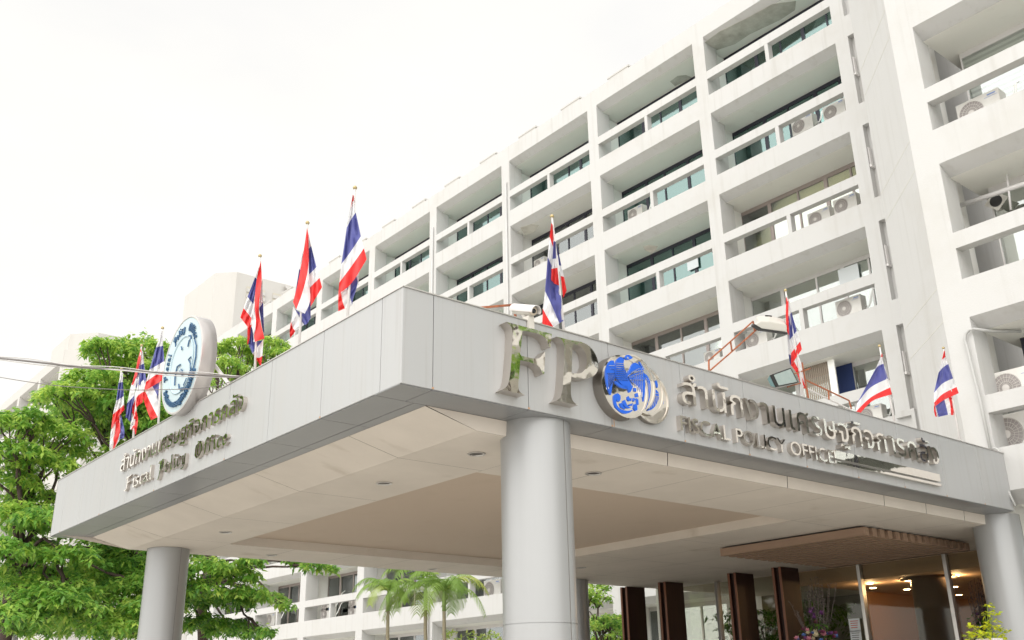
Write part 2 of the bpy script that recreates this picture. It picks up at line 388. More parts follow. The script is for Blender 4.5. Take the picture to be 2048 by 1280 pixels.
STY = {0: ['teal']*8, 1: ['teal']*8, 2: ['yellow', 'teal', 'black', 'teal', 'teal', 'teal', 'teal', 'teal'],
       3: ['dark', 'yellow', 'yellow', 'yellow', 'pale', 'dark', 'pale', 'pale'], 4: ['dark', 'pale', 'yellow', 'yellow', 'yellow', 'pale', 'dark', 'pale'],
       5: ['pale', 'pale', 'pale', 'dark', 'pale', 'yellow', 'pale', 'dark'], 6: ['dark']*8}
STY[0][0] = 'teal'; STY[1][2] = 'black'
for i, zt in enumerate(ZT):
    for j, (y0, y1) in enumerate(bays):
        zb = zt-2.35 if zt > 5 else .4
        if zt < 5 and j == 0: continue
        window_bay(main, XF+1.39, y0-.22, y1+.22, zb, zt-.2, STY[i][j], i*10+j)
# small windows of the stair recess
for i, zt in enumerate(ZT[:6]):
    f = MB(); f.box(XF+.06, XF+.20, 12.93, 12.966, zt-1.35, zt-.75); f.box(XF+.02, XF+.21, 12.9, 12.966, zt-1.42, zt-1.35)
    f.build('stair_window', WHMET, main)
f = MB(); f.box(XF-.12, XF+.02, 12.8, 13.35, 8.45, 8.62); f.box(XF-.12, XF+.02, 12.8, 12.9, 7.4, 8.45); f.build('ledge', WHITE, main)

# right-hand wing with the 45 degree corner
XW = 17.2
wing = thing('office_wing', 'near white office wing with chamfered corner and deep balconies at the right edge', 'building', (XW, 5, 0))
WZ = [20.75, 17.55, 14.34, 11.14, 7.95, 4.75]
wb = [(2.0, 7.66), (-4.2, 1.48), (-10.4, -4.72)]
fr, bk = facade(XW, wb, WZ, 21.6+3.1, wing, dw=1.35, posts=False)
ed = [8.15]+[v for (a, b) in wb for v in (b, a)]+[-11]
for i in range(0, len(ed), 2): fr.box(XW, XW+.55, ed[i+1], ed[i], 4.75 if i == 0 else 0, 24.67)
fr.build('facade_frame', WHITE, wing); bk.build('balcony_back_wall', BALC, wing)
w = MB()
w.add([(XW, 8.15, 4.42), (18.8, 9.77, 4.42), (18.8, 9.77, 24.67), (XW, 8.15, 24.67)], [(0, 1, 2, 3)])
w.add([(18.8, 9.77, 4.42), (24.56, 9.77, 4.42), (24.56, 9.77, 24.67), (18.8, 9.77, 24.67)], [(0, 1, 2, 3)])
w.add([(XW, 8.15, 24.67), (18.8, 9.77, 24.67), (24.56, 9.77, 24.67), (24.56, 8.15, 24.67)], [(0, 1, 2, 3)])
w.build('corner_wall', WHITE, wing)
gr = MB()   # horizontal grooves in the render of the chamfer, only part of its width
for k in range(-2, 7):
    for z in (8.0+3.21*k, 8.0+3.21*k+.67):
        if z > 5.6: gr.extr([(17.204, 8.15, z), (17.204, 8.15, z+.018), (18.79, 9.757, z+.018), (18.79, 9.757, z)], (-.004, .004, 0))
gr.build('wall_groove', mat('groove_shadow_paint', (.55, .54, .50), .9), wing)
w = MB(); w.box(XW+.55, XW+1.35, 7.9, 8.02, 0, 24.2)
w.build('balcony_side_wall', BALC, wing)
w = MB(); w.box(XW+3.7, 24.5, -11, 7.66, 0, 24.2); w.build('interior_core', ROOM, wing)
for i, zt in enumerate(WZ):
    for j, (y0, y1) in enumerate(wb[:2]):
        window_bay(wing, XW+1.35, y0, y1 - (.25 if j == 0 else 0), zt-2.35 if zt > 5 else .4, zt-.2,
                   'black' if (i == 4 and j == 0) else ('dark' if i == 3 else 'slat'), 200+i*10+j, n=4)

# far wing and its chamfered plain end wall
fw = thing('far_office_wing', 'distant white office wing stepping forward behind the trees at far left', 'building', (XW, 90, 0))
fb = [(70.0, 74.75)]+[(75.3+5.6*k, 80.3+5.6*k) for k in range(6)]
fr, bk = facade(XW, fb, ZT, 24.67, fw)
e2 = [69.4]+[v for b in fb for v in b]+[110]
for i in range(0, len(e2), 2): fr.box(XW, XW+.72, e2[i], e2[i+1], 0, 24.67)
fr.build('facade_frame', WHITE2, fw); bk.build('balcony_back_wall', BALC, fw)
w = MB(); P = [(XW+.02, 69.4), (18.8, 67.8), (24.5, 67.8), (24.5, 69.42)]
w.extr([(x, y, 0) for x, y in P], (0, 0, 24.67)); w.build('end_wall', WHITE2, fw)
w = MB(); w.box(XW+3.9, 30, 69.45, 110, 0, 24.3); w.build('interior_core', ROOM, fw)
for i, zt in enumerate(ZT):
    for j, (y0, y1) in enumerate(fb[:5]):
        window_bay(fw, XW+1.39, y0, y1, zt-2.35 if zt > 5 else .4, zt-.2, 'pale', 400+i*10+j)
w = MB(); A = at(140.6, 668.4, x=20.36); zt2 = A.z
P = [(20.36, A.y), (20.36, A.y+5), (28, A.y+5), (28, A.y-1.7), (22.06, A.y-1.7)]
w.extr([(x, y, 24.3) for x, y in P], (0, 0, zt2-24.3)); w.build('roof_tower', WHITE2, fw)

tw = thing('stair_tower', 'plain cream stair tower with chamfered corner and louvres rising behind the office roof', 'building', (26, 65, 0))
w = MB(); P = [(24.563, 62.37), (24.563, 67.75), (31, 67.75), (31, 61.25), (25.7, 61.25)]
w.extr([(x, y, 0) for x, y in P], (0, 0, 29.95)); w.build('tower_wall', WHITE2, tw)
for x0, x1 in ((26.5, 27.9), (28.5, 30.6)):
    f = MB(); f.box(x0, x1, 61.20, 61.247, 25.0, 29.05); fo = f.build('louvre_opening', mat('louvre_shade', (.50, .47, .40), .9), tw)
    f = MB()
    for k in range(9): f.box(x0, x1, 61.12, 61.197, 25.1+.44*k, 25.1+.44*k+.26)
    f.build('louvre', WHITE2, fo)
f = MB(); f.lathe([(0, -.2), (.16, -.2), (.16, .1), (0, .1)], (29.4, 61.0, 29.6), 'y', 12); f.build('tower_lamp', SILV, tw)

# ------------------------------------------------------------------ entrance canopy
H, X0, Y0, Y1, TOP, XE = 4.4014, 4.873, 7.544, 18.757, 5.386, 17.2
can = thing('entrance_canopy', 'grey aluminium-clad entrance canopy on round columns in front of the office block', 'canopy', (11, 13, 0))
b = MB(); b.smooth = False
fp = [(X0+.02, Y0+.02), (XE, Y0+.02), (XE, 8.3), (24.5, 10.6), (24.5, Y1-.02), (X0+.02, Y1-.02)]
b.extr([(x, y, H+.01) for x, y in fp], (0, 0, TOP-H-.06)); b.build('canopy_core', SEAM, can)
b = MB(); b.extr([(x, y, TOP-.045) for x, y in fp], (0, 0, .02)); b.build('roof_bounce_sheet', mat('pale_bounce_sheet', (.60, .59, .56), .9, n2=(.45, .43, .4), nscale=1), can)  # unseen sheet added, pale to bounce light onto the lower facade
def panels_x(name, y, seams, nrm):   # cladding on a plane y=
    m = MB(); G = .004
    for a, c in zip(seams[:-1], seams[1:]): m.box(a+G, c-G, y, y+.019, H, TOP)
    return m.build(name, PANEL, can, bevel=.003)
xs = [X0]+[5.24+1.217*k for k in range(10)]+[XE]
panels_x('front_fascia', Y0, xs, -1)
m = MB(); ys = [Y0, 7.92, 9.10, 10.34, 11.5, 12.61, 13.84, 15.03, 16.16, 17.24, 18.2, Y1]
for a, c in zip(ys[:-1], ys[1:]): m.box(X0, X0+.019, a+.004, c-.004, H, TOP)
m.build('side_fascia', PANEL, can, bevel=.003)
m = MB(); m.box(X0, XE, Y1-.019, Y1, H, TOP); m.build('rear_fascia', PANEL, can)
m = MB(); m.box(X0-.01, XE, Y0-.012, Y0+.10, TOP, TOP+.012); m.box(X0-.012, X0+.1, Y0+.1, Y1, TOP, TOP+.012); m.build('coping_trim', SILV, can)
YI, XI1, XI2, XFO, ZS = 8.02, 5.345, 5.49, 6.15, 4.23
m = MB()
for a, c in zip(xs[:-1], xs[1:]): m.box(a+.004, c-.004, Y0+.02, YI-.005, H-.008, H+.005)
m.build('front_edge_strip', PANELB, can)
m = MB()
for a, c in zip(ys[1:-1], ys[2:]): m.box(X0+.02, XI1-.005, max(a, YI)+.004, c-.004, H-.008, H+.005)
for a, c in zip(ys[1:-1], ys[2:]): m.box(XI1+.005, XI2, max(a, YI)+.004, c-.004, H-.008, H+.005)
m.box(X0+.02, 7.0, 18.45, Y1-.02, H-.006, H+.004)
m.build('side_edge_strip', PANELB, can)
m = MB()
dz = [5.24+1.217*k*1.5 for k in range(9)]
xsd = [XFO]+[7.4, 9.1, 10.8, 12.5, 14.2, 15.9, 17.0]
# dropped front face of the soffit
m.cur = 0
for a, c in zip([XI2, 7.0, 9.10, 11.53, 13.96, 15.18, 16.4], [7.0, 9.10, 11.53, 13.96, 15.18, 16.4, 17.15]):
    za = ZS if a > 6 else ZS+.12
    m.add([(a+(0 if a < 6 else .006), YI, H-.01), (c-.006, YI, H-.01), (c-.006, YI+.015, ZS), (XFO if a < 6 else a+.006, YI+.015, ZS)], [(0, 1, 2, 3)])
m.build('soffit_front_face', SOFFIT, can)
CX0, CX1, CY0, CY1, CZT = 7.38, 13.87, 9.66, 16.88, 4.385
m = MB()
ysl = [YI+.015, 9.55, 11.95, 14.35, 16.75, 18.42]
for a, c in zip(ysl[:-1], ysl[1:]):
    m.add([(XI2, a+.004, H-.01), (XFO, a+.004, ZS), (XFO, c-.004, ZS), (XI2, c-.004, H-.01)], [(0, 1, 2, 3)])
    m.add([(XFO, a+.004, ZS), (CX0, a+.004, ZS), (CX0, c-.004, ZS), (XFO, c-.004, ZS)], [(0, 1, 2, 3)])
def sofq(x0, x1, y0, y1): m.add([(x0+.004, y0+.004, ZS), (x1-.004, y0+.004, ZS), (x1-.004, y1-.004, ZS), (x0+.004, y1-.004, ZS)], [(0, 1, 2, 3)])
for k in range(5):
    a, c = CX0+1.298*k, CX0+1.298*(k+1)
    sofq(a, c, YI+.015, CY0); sofq(a, c, CY1, 18.42)
for a, c in zip([CX1, 15.2, 16.6, 18.4, 20.1], [15.2, 16.6, 18.4, 20.1, 24.4]):
    for y0, y1 in zip([YI+.015, 9.66, 12.1, 14.5, 16.88], [9.66, 12.1, 14.5, 16.88, 18.42]): sofq(a, c, y0, y1)
m.build('soffit', SOFFIT, can)
m = MB(); m.box(X0+.4, 24.4, YI+.03, 18.44, ZS+.012, ZS+.03); 
mo = MB()
for bx in ((XFO+.01, CX0-.02, YI+.03, 18.4), (CX1+.02, 24.4, YI+.03, 18.4), (CX0-.02, CX1+.02, YI+.03, CY0-.02), (CX0-.02, CX1+.02, CY1+.02, 18.4)):
    mo.box(*bx, ZS+.006, ZS+.012)
mo.build('soffit_joint_backing', SEAM, can)
m = MB()
m.add([(CX0, CY0, CZT), (CX1, CY0, CZT), (CX1, CY1, CZT), (CX0, CY1, CZT)], [(0, 1, 2, 3)]); m.build('coffer_ceiling', COFFER, can)
m = MB(); z = ZS+.0005
for p, q in (((CX0, CY0), (CX1, CY0)), ((CX1, CY0), (CX1, CY1)), ((CX1, CY1), (CX0, CY1)), ((CX0, CY1), (CX0, CY0))):
    m.add([(*p, z), (*q, z), (*q, CZT), (*p, CZT)], [(0, 1, 2, 3)])
m.build('coffer_side', SOFFIT, can)
m = MB(); m.add([(X0+.02, 18.44, H), (24.4, 18.44, H), (24.4, 18.42, ZS), (XFO, 18.42, ZS)], [(0, 1, 2, 3)]); m.build('soffit_rear_face', SOFFIT, can)
m = MB(); m.box(XFO+.1, 24.4, YI+.2, 18.3, CZT+.003, H+.01); m.build('soffit_void', SEAM, can)
for (x, y, r, zt_) in ((6.93, 8.0, .385, H-.009), (6.75, 18.05, .37, ZS-.003), (17.5, 8.03, .385, H-.009), (16.75, 18.1, .37, ZS-.003)):
    m = MB(); m.smooth = True
    for z0, z1, q in ((0, 2.285, r), (2.28, 2.30, r-.006), (2.295, zt_, r)): m.lathe([(q, z0), (q, z1)], (x, y, 0), 'z', 72)
    c = m.build('column', COLUMN, can)
    m = MB(); a = R(-78) if x < 10 and y < 10 else R(-75)
    ax, ay = x+(r+.0005)*cos(a), y+(r+.0005)*sin(a); m.bar((ax, ay, 0), (ax, ay, zt_), .007, .004); m.build('column_seam', SEAM, c)
# downlights
for q in ((953, 907), (768, 966), (1187, 946), (451, 1064), (543, 1110), (865, 1138), (1163, 1135)):
    p = at(*q, z=ZS)
    m = MB(); m.lathe([(.105, 0), (.105, -.012), (.085, -.012), (.08, 0)], (p.x, p.y, ZS-.001), 'z', 24); d = m.build('downlight', SILV, can)
    m = MB(); m.lathe([(.08, -.002), (0, -.002)], (p.x, p.y, ZS-.001), 'z', 24); m.build('lamp_recess', mat('downlight_recess', (.05, .04, .035), .4) if q[0] == 953 else bpy.data.materials['downlight_recess'], d)
# rust stains and screw heads at fascia joints
m = MB()
for x in xs[1:-1]: m.box(x-.012, x+.012, Y0-.003, Y0-.0005, H+.002, H+.022)
m.box(7.70, 7.71, Y0-.003, Y0-.0005, H+.002, H+.13)
for y in ys[2:-1:2]: m.box(X0-.003, X0-.0005, y-.012, y+.012, H+.002, H+.02)
m.build('rust_stain', mat('rust_streak', (.42, .26, .16), .9), can)

# wooden baffle ceiling hung under the soffit
bf = thing('baffle_ceiling', 'timber-look slatted ceiling raft hung under the canopy soffit before the lobby glass', 'ceiling panel', (17, 11, 4.1))
m = MB()
for k in range(15):
    x = 15.30+.245*k; m.box(x, x+.135, 9.24, 12.35, 4.06, 4.20)
m.build('baffle', BAFF, bf, bevel=.004)
m = MB(); m.box(15.32, 18.86, 9.32, 12.3, 4.203, 4.213); m.build('raft_backing', DARK, bf)

# lobby
lb = thing('entrance_lobby', 'glass-fronted entrance lobby with warm timber walls under the canopy', 'lobby', (22, 13, 0))
m = MB(); m.box(28.2, 28.3, 8.4, 14.4, .15, 4.2); m.build('rear_wall', ORANGE, lb)
m = MB(); m.box(20.1, 28.2, 8.3, 8.4, .15, 4.2); m.box(23.6, 28.2, 14.4, 14.5, .15, 4.2); m.build('side_wall', ORANGE, lb)
m = MB(); m.box(20.14, 28.2, 8.4, 14.4, 3.98, 4.05); m.build('lobby_ceiling', LOBBYC, lb)
m = MB(); m.box(20.17, 20.22, 8.4, 14.4, 3.90, 4.22); m.build('glass_header', LOBBYC, lb)
m = MB(); m.box(20.1, 20.112, 8.4, 18.4, .2, 4.2); m.build('glass_panel', GL_LOBBY, lb)
for y in (8.55, 10.39, 12.39, 14.4, 16.4, 18.38):
    m = MB(); m.box(20.02, 20.16, y-.04, y+.04, .15, 4.225); m.build('mullion', SILV, lb, bevel=.004)
m = MB(); m.smooth = True; cpos = at(1858, 1160, x=21.9); m.lathe([(.40, 0), (.40, 3.78), (.62, 3.80), (.62, 3.84)], (21.9, cpos.y, .15), 'z', 40); m.build('lobby_column', mat('lobby_column_cladding', (.30, .23, .19), .3, .6), lb)
for i, q in enumerate(((1740, 1167), (1746, 1176), (1809, 1157), (1814, 1161), (1814, 1179), (1912, 1151), (1909, 1174), (1918, 1190))):
    p = at(*q, z=3.975); p.x = min(p.x, 28)
    m = MB(); m.lathe([(0, -.006), (.075, -.006), (.075, .004)], (p.x, p.y, 3.975), 'z', 20); m.build('ceiling_lamp', LAMP, lb)
    if i in (0, 3, 5):
        l_ = bpy.data.lights.new('lamp_glow', 'POINT'); l_.energy = 20; l_.color = (1, .64, .32); l_.shadow_soft_size = .08
        lo = bpy.data.objects.new('lamp_glow', l_); COL.objects.link(lo); lo.parent = lb; lo.location = Vector((p.x, p.y, 3.85))-lb.location
# notices on the glass
for k, (q0, lab) in enumerate((((1697, 1238), 'upper white notice with red heading taped to lobby glass'), ((1700, 1262), 'lower white notice with blue footer taped to lobby glass'))):
    p = at(*q0, x=20.05); q = at(q0[0]+25, q0[1]+21, x=20.05)
    h = .27; t = thing('notice', lab, 'notice', (20.05, p.y, p.z))
    m = MB(); m.box(20.04, 20.046, q.y, p.y, p.z-h, p.z); m.build('sheet', PAPER, t)
    m = MB(); wdt = p.y-q.y
    for j in range(4): m.box(20.036, 20.039, q.y+.04+.01*j, p.y-.04, p.z-.06-.045*j, p.z-.045-.045*j)
    m.build('printed_line', PAPERR if k == 0 else PAPERK, t)
    if k: m = MB(); m.box(20.036, 20.039, q.y+.01, p.y-.01, p.z-h+.01, p.z-h+.05); m.build('footer_band', PAPERB, t)
# dark timber portal fins
for k, (y, lab) in enumerate(((18.40, 'dark brown timber fin beside the rear grey column'), (17.07, 'dark brown timber fin second from the rear column'), (14.88, 'dark brown timber fin second from the flowers'), (13.62, 'dark brown timber fin nearest the flower arrangement'))):
    t = thing('timber_fin', lab, 'pillar', (18.9, y, .15), 'timber fins before the lobby')
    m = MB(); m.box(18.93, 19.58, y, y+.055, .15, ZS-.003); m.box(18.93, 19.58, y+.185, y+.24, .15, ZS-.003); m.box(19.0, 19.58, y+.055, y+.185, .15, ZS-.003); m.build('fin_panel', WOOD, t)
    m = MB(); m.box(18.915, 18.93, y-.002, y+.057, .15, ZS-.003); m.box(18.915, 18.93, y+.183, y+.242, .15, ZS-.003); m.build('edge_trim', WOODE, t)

# ------------------------------------------------------------------ lettering
def loops_of(text, offset=0.0, res=6):
    c = bpy.data.curves.new('tmp', 'FONT'); c.body = text; c.size = 1; c.fill_mode = 'NONE'; c.offset = offset; c.resolution_u = res
    o = bpy.data.objects.new('tmp', c); COL.objects.link(o); bpy.context.view_layer.update()
    dg = bpy.context.evaluated_depsgraph_get(); me = bpy.data.meshes.new_from_object(o.evaluated_get(dg))
    adj = {}
    for e in me.edges:
        a, b_ = e.vertices; adj.setdefault(a, []).append(b_); adj.setdefault(b_, []).append(a)
    seen = set(); out = []
    for s in range(len(me.vertices)):
        if s in seen or s not in adj: continue
        lp = [s]; seen.add(s); cur = s
        # edges are generated in curve order; follow vertex i -> i+1 where possible
        while True:
            nx = [q for q in adj[cur] if q not in seen]
            if not nx: break
            q = cur+1 if cur+1 in nx else nx[0]
            lp.append(q); seen.add(q); cur = q
        out.append([(me.vertices[i].co.x, me.vertices[i].co.y) for i in lp])
    bpy.data.objects.remove(o); bpy.data.curves.remove(c); bpy.data.meshes.remove(me)
    return out
def area(lp): return .5*sum(lp[i][0]*lp[(i+1) % len(lp)][1]-lp[(i+1) % len(lp)][0]*lp[i][1] for i in range(len(lp)))
def inside(p, lp):
    c = False; n = len(lp)
    for i in range(n):
        (x1, y1), (x2, y2) = lp[i], lp[(i+1) % n]
        if (y1 > p[1]) != (y2 > p[1]) and p[0] < (x2-x1)*(p[1]-y1)/(y2-y1)+x1: c = not c
    return c
def shapes_of(text, offset=0.0):
    """list of (outer, [holes]); overlapping outers stay separate"""
    lps = [l for l in loops_of(text, offset) if len(l) > 2 and abs(area(l)) > 1e-5]
    if not lps: return []
    big = max(lps, key=lambda l: abs(area(l))); sg = 1 if area(big) > 0 else -1
    outs = [l for l in lps if area(l)*sg > 0]; hol = [l for l in lps if area(l)*sg < 0]
    res = [(o, []) for o in outs]
    for h in hol:
        c = [r for r in res if inside(h[0], r[0])]
        if c: min(c, key=lambda r: abs(area(r[0])))[1].append(h)
    return res
def solid(mb, outer, holes, fmap, depth, side=1, zf=0.):
    """prism; fmap(u,v,d) -> world; front cap at depth+zf, sides use material slot `side`"""
    lps = [outer]+holes; allp = [p for l in lps for p in l]
    tr = tessellate_polygon([[Vector((p[0], p[1], 0)) for p in l] for l in lps])
    mb.cur = 0; mb.add([fmap(p[0], p[1], depth+zf) for p in allp], [tuple(t) for t in tr])
    mb.cur = side
    for l in lps:
        n = len(l); mb.add([fmap(p[0], p[1], depth+zf) for p in l]+[fmap(p[0], p[1], 0) for p in l], [(i, (i+1) % n, n+(i+1) % n, n+i) for i in range(n)])
    mb.cur = 0
def text_sign(text, parent, fmap, depth, mats, width, height, offset=0., vref=None, name='letter'):
    sh = shapes_of(text, offset)
    us = [p[0] for o, h in sh for p in o]; u0, u1 = min(us), max(us)
    if vref is None: vs_ = [p[1] for o, h in sh for p in o]; v0, v1 = min(vs_), max(vs_)
    else: v0, v1 = vref
    sh.sort(key=lambda s: sum(p[0] for p in s[0])/len(s[0]))
    # cluster overlapping outlines into letters
    groups = []
    for s in sorted(sh, key=lambda s: min(p[0] for p in s[0])):
        a, b_ = min(p[0] for p in s[0]), max(p[0] for p in s[0])
        if groups and a < groups[-1][1]-.02: groups[-1][2].append(s); groups[-1][1] = max(groups[-1][1], b_)
        else: groups.append([a, b_, [s]])
    sx, sy = width/(u1-u0), height/(v1-v0)
    for a, b_, ss in groups:
        m = MB()
        for k, (o, hs) in enumerate(ss):
            f = lambda l: [((p[0]-u0)*sx, (p[1]-v0)*sy) for p in l]
            solid(m, f(o), [f(h) for h in hs], fmap, depth, 1, .0012*k)
        m.build(name, mats, parent, recalc=False)
THAI = "สำนักงานเศรษฐกิจการคลัง"
# front: big FPO letters, traced on the fascia plane
c4 = lambda x, y: (960+x/4.655, 600+y/4.655)
def front_poly(pts, d, conv=c4):
    q = [at(*conv(x, y), y=Y0-d) for x, y in pts]; return [(p.x, p.z) for p in q]
ffm = lambda u, v, d: (u, Y0-d, v)
def smooth_poly(P, it=1):
    for _ in range(it):
        Q = []
        n = len(P)
        for i in range(n):
            a, b_, c_ = Vector(P[i-1]), Vector(P[i]), Vector(P[(i+1) % n])
            ang = (b_-a).angle(c_-b_) if (b_-a).length > 1e-6 and (c_-b_).length > 1e-6 else 0
            if .12 < ang < .8: Q += [tuple(b_.lerp(a, .25)), tuple(b_.lerp(c_, .25))]
            else: Q.append(tuple(b_))
        P = Q
    return P
FP = [(243, 203), (668, 315), (658, 442), (640, 434), (623, 373), (586, 331), (537, 313), (405, 282), (392, 292), (386, 400), (375, 505), (388, 522), (530, 550), (560, 535), (607, 478), (598, 690), (580, 690), (565, 640), (530, 602), (490, 585), (375, 560), (366, 680), (358, 770), (358, 830), (375, 862), (420, 885), (213, 833), (245, 812), (270, 770), (285, 650), (298, 450), (303, 330), (300, 270), (285, 240), (262, 215)]
PP = [(713, 340), (850, 377), (900, 380), (960, 395), (1015, 425), (1060, 475), (1090, 535), (1105, 600), (1095, 665), (1065, 705), (1020, 728), (960, 735), (900, 728), (850, 712), (846, 800), (845, 870), (858, 930), (880, 955), (912, 980), (710, 938), (745, 915), (765, 860), (775, 760), (785, 560), (787, 440), (777, 390), (752, 358)]
PH = [(862, 408), (915, 420), (960, 448), (990, 505), (998, 575), (985, 635), (955, 672), (920, 686), (853, 680), (858, 560)]
fpo = thing('letter_sign', 'big polished steel letters FP with bird emblem as O on the front fascia', 'sign', (7, Y0, 4.9))
for pts, hole in ((FP, None), (PP, PH)):
    m = MB(); D = .125
    solid(m, smooth_poly(front_poly(pts, D), 2), [smooth_poly(front_poly(hole, D), 2)] if hole else [], ffm, D, 1); m.build('letter', [CHROME, CHROMES], fpo, recalc=False)
c8 = lambda x, y: (1180+x/8, 690+y/8)
def disc(cx, cz, r, d, n=56): return [(cx+r*cos(2*pi*i/n), cz+r*sin(2*pi*i/n)) for i in range(n)]
coins = [(8.27, 4.83, .31, .055), (8.17, 4.90, .30, .085), (7.96, 4.94, .335, .115), (7.765, 4.85, .367, .145)]
co_objs = []
for (cx, cz, r, d) in coins:
    m = MB(); solid(m, disc(cx, cz, r, d), [], ffm, d, 1); cobj = m.build('emblem_disc', [CHROME, CHROMES], fpo, recalc=False); co_objs.append(cobj)
    m = MB(); ring = [(cx+(r-.022)*cos(2*pi*i/56), cz+(r-.022)*sin(2*pi*i/56)) for i in range(56)]
    solid(m, disc(cx, cz, r, d), [ring], ffm, d+.009, 1); m.build('raised_rim', [CHROME, CHROMES], cobj, recalc=False)
def enamel(pl, d, parent, name='bird_enamel', mt=None, h=.012, grow=1.0):
    pl = [[(560+(x-560)*grow, 625+(y-625)*grow) for x, y in q] for q in pl] if grow != 1 else pl
    m = MB(); fm2 = lambda u, v, dd: (u, Y0-d-dd, v)
    for pts in pl:
        solid(m, smooth_poly(front_poly(pts, d+.01, c8), 2), [], fm2, h, 0)
    return m.build(name, mt or ENAMEL, parent, recalc=False)
d1 = .1455
B1 = [[(268, 400), (290, 310), (340, 262), (390, 270), (402, 330), (398, 440), (405, 520), (385, 580), (365, 650), (355, 730), (345, 790), (312, 720), (285, 620), (268, 500)],
      [(470, 215), (430, 260), (417, 330), (412, 420), (415, 480), (440, 540), (470, 590), (520, 640), (600, 690), (625, 755), (645, 745), (680, 670), (640, 600), (600, 540), (605, 480), (570, 430), (543, 380), (535, 300), (548, 250), (510, 215)],
      [(565, 195), (600, 174), (640, 190), (680, 225), (655, 243), (600, 258), (570, 245), (550, 222)],
      [(608, 440), (640, 390), (665, 330), (700, 295), (750, 310), (800, 360), (840, 430), (860, 520), (866, 640), (862, 760), (845, 890), (830, 800), (800, 720), (740, 650), (670, 600), (620, 540)],
      [(385, 830), (400, 780), (450, 765), (490, 800), (495, 860), (470, 895), (440, 880), (428, 850), (425, 920), (455, 980), (520, 1020), (600, 1035), (680, 1015), (670, 1040), (600, 1075), (520, 1075), (440, 1020), (400, 940)],
      [(530, 880), (560, 865), (575, 910), (600, 960), (650, 985), (620, 1000), (560, 975), (530, 930)],
      [(480, 920), (505, 912), (530, 960), (570, 1000), (560, 1010), (500, 980)],
      [(597, 820), (615, 808), (635, 850), (660, 835), (655, 880), (625, 888), (600, 860)],
      [(700, 680), (735, 690), (732, 740), (702, 730)], [(722, 770), (752, 758), (765, 820), (728, 825)], [(690, 835), (718, 848), (700, 892), (684, 880)],
      [(735, 840), (762, 860), (768, 940), (745, 930)], [(700, 930), (742, 930), (750, 1020), (720, 1035), (692, 990)], [(620, 935), (680, 915), (668, 955), (630, 955)],
      [(408, 575), (440, 590), (500, 640), (590, 665), (590, 700), (520, 688), (470, 665), (415, 612)]]
enamel(B1, d1, co_objs[3], grow=1.05)
lines = []
for k in range(7): lines.append(((640+33*k, 545-30*k), (700+22*k, 640+32*k)))
for k in range(6): lines.append(((600+12*k, 520-18*k-0), (625+36*k, 480-14*k)))
lines += [((625, 520), (850, 440)), ((640, 560), (862, 560)), ((690, 420), (800, 370)), ((650, 470), (830, 410))]
for k in range(6): lines.append(((290+19*k, 470), (300+12*k, 700-18*k)))
lines += [((270, 455), (400, 455)), ((300, 330), (390, 330)), ((320, 380), (395, 400))]
for k in range(9): lines.append(((418, 290+33*k), (545+8*k, 300+33*k)))
m = MB()
for a, b_ in lines:
    p, q = at(*c8(*a), y=Y0-d1-.016), at(*c8(*b_), y=Y0-d1-.016); m.bar(p, q, .0042, .006, up=(0, 1, 0))
m.build('feather_line', CHROME, co_objs[3])
m = MB(); p = at(*c8(602, 207), y=Y0-d1-.015); m.lathe([(0, -.004), (.011, -.004), (.011, .004)], p, 'y', 14); m.build('bird_eye', CHROME, co_objs[3])
enamel([[(872, 455), (910, 480), (955, 560), (975, 680), (955, 850), (920, 960), (890, 1030), (888, 960), (915, 800), (908, 640), (885, 520)], [(790, 262), (830, 330), (868, 395), (850, 400), (805, 320)]], .1155, co_objs[2])
enamel([[(1040, 570), (1065, 570), (1088, 640), (1080, 685), (1040, 630)], [(1005, 718), (1055, 712), (1095, 760), (1105, 850), (1060, 960), (990, 1035), (915, 1055), (965, 960), (1000, 860)]], .0855, co_objs[1])
enamel([[(1160, 880), (1182, 900), (1175, 945), (1160, 930)], [(1065, 945), (1105, 930), (1150, 955), (1125, 1030), (1060, 1085), (950, 1112), (1000, 1050)]], .0555, co_objs[0])
m = MB()
for a, b_ in [((905, 520), (930, 940)), ((930, 560), (915, 900)), ((950, 620), (935, 860))]: m.bar(at(*c8(*a), y=Y0-.133), at(*c8(*b_), y=Y0-.133), .005, .006, up=(0, 1, 0))
for k in range(5): m.bar(at(*c8(1010+18*k, 820), y=Y0-.103), at(*c8(945+32*k, 1030-22*k), y=Y0-.103), .005, .006, up=(0, 1, 0))
m.bar(at(*c8(1000, 800), y=Y0-.103), at(*c8(1100, 830), y=Y0-.103), .005, .006, up=(0, 1, 0)); m.bar(at(*c8(1005, 760), y=Y0-.103), at(*c8(1090, 780), y=Y0-.103), .005, .006, up=(0, 1, 0))
m.build('feather_line', CHROME, co_objs[1])

th = thing('letter_sign', 'polished steel Thai lettering line at the right of the front fascia', 'sign', (11.8, Y0, 5), 'steel lettering on the front fascia')
text_sign(THAI, th, lambda u, v, d: (8.80+u, Y0-d, 4.855+v), .085, [CHROME, CHROMES], 5.96, .30, .018, vref=(0, .62))
en = thing('letter_sign', 'small steel letters FISCAL POLICY OFFICE below the Thai line', 'sign', (10.3, Y0, 4.6), 'steel lettering on the front fascia')
text_sign("FISCAL POLICY OFFICE", en, lambda u, v, d: (8.76+u, Y0-d, 4.515+v), .065, [CHROME, CHROMES], 3.12, .185, .018, vref=(0, .7))
br = thing('sign_bar', 'pair of long polished steel strips under the Thai line', 'sign', (13.3, Y0, 4.6))
m = MB(); m.box(11.92, 14.74, Y0-.06, Y0-.0005, 4.595, 4.715); m.build('wide_strip', CHROME, br, bevel=.002)
m = MB(); m.box(11.92, 14.74, Y0-.06, Y0-.0005, 4.525, 4.565); m.build('narrow_strip', CHROME, br, bevel=.002)

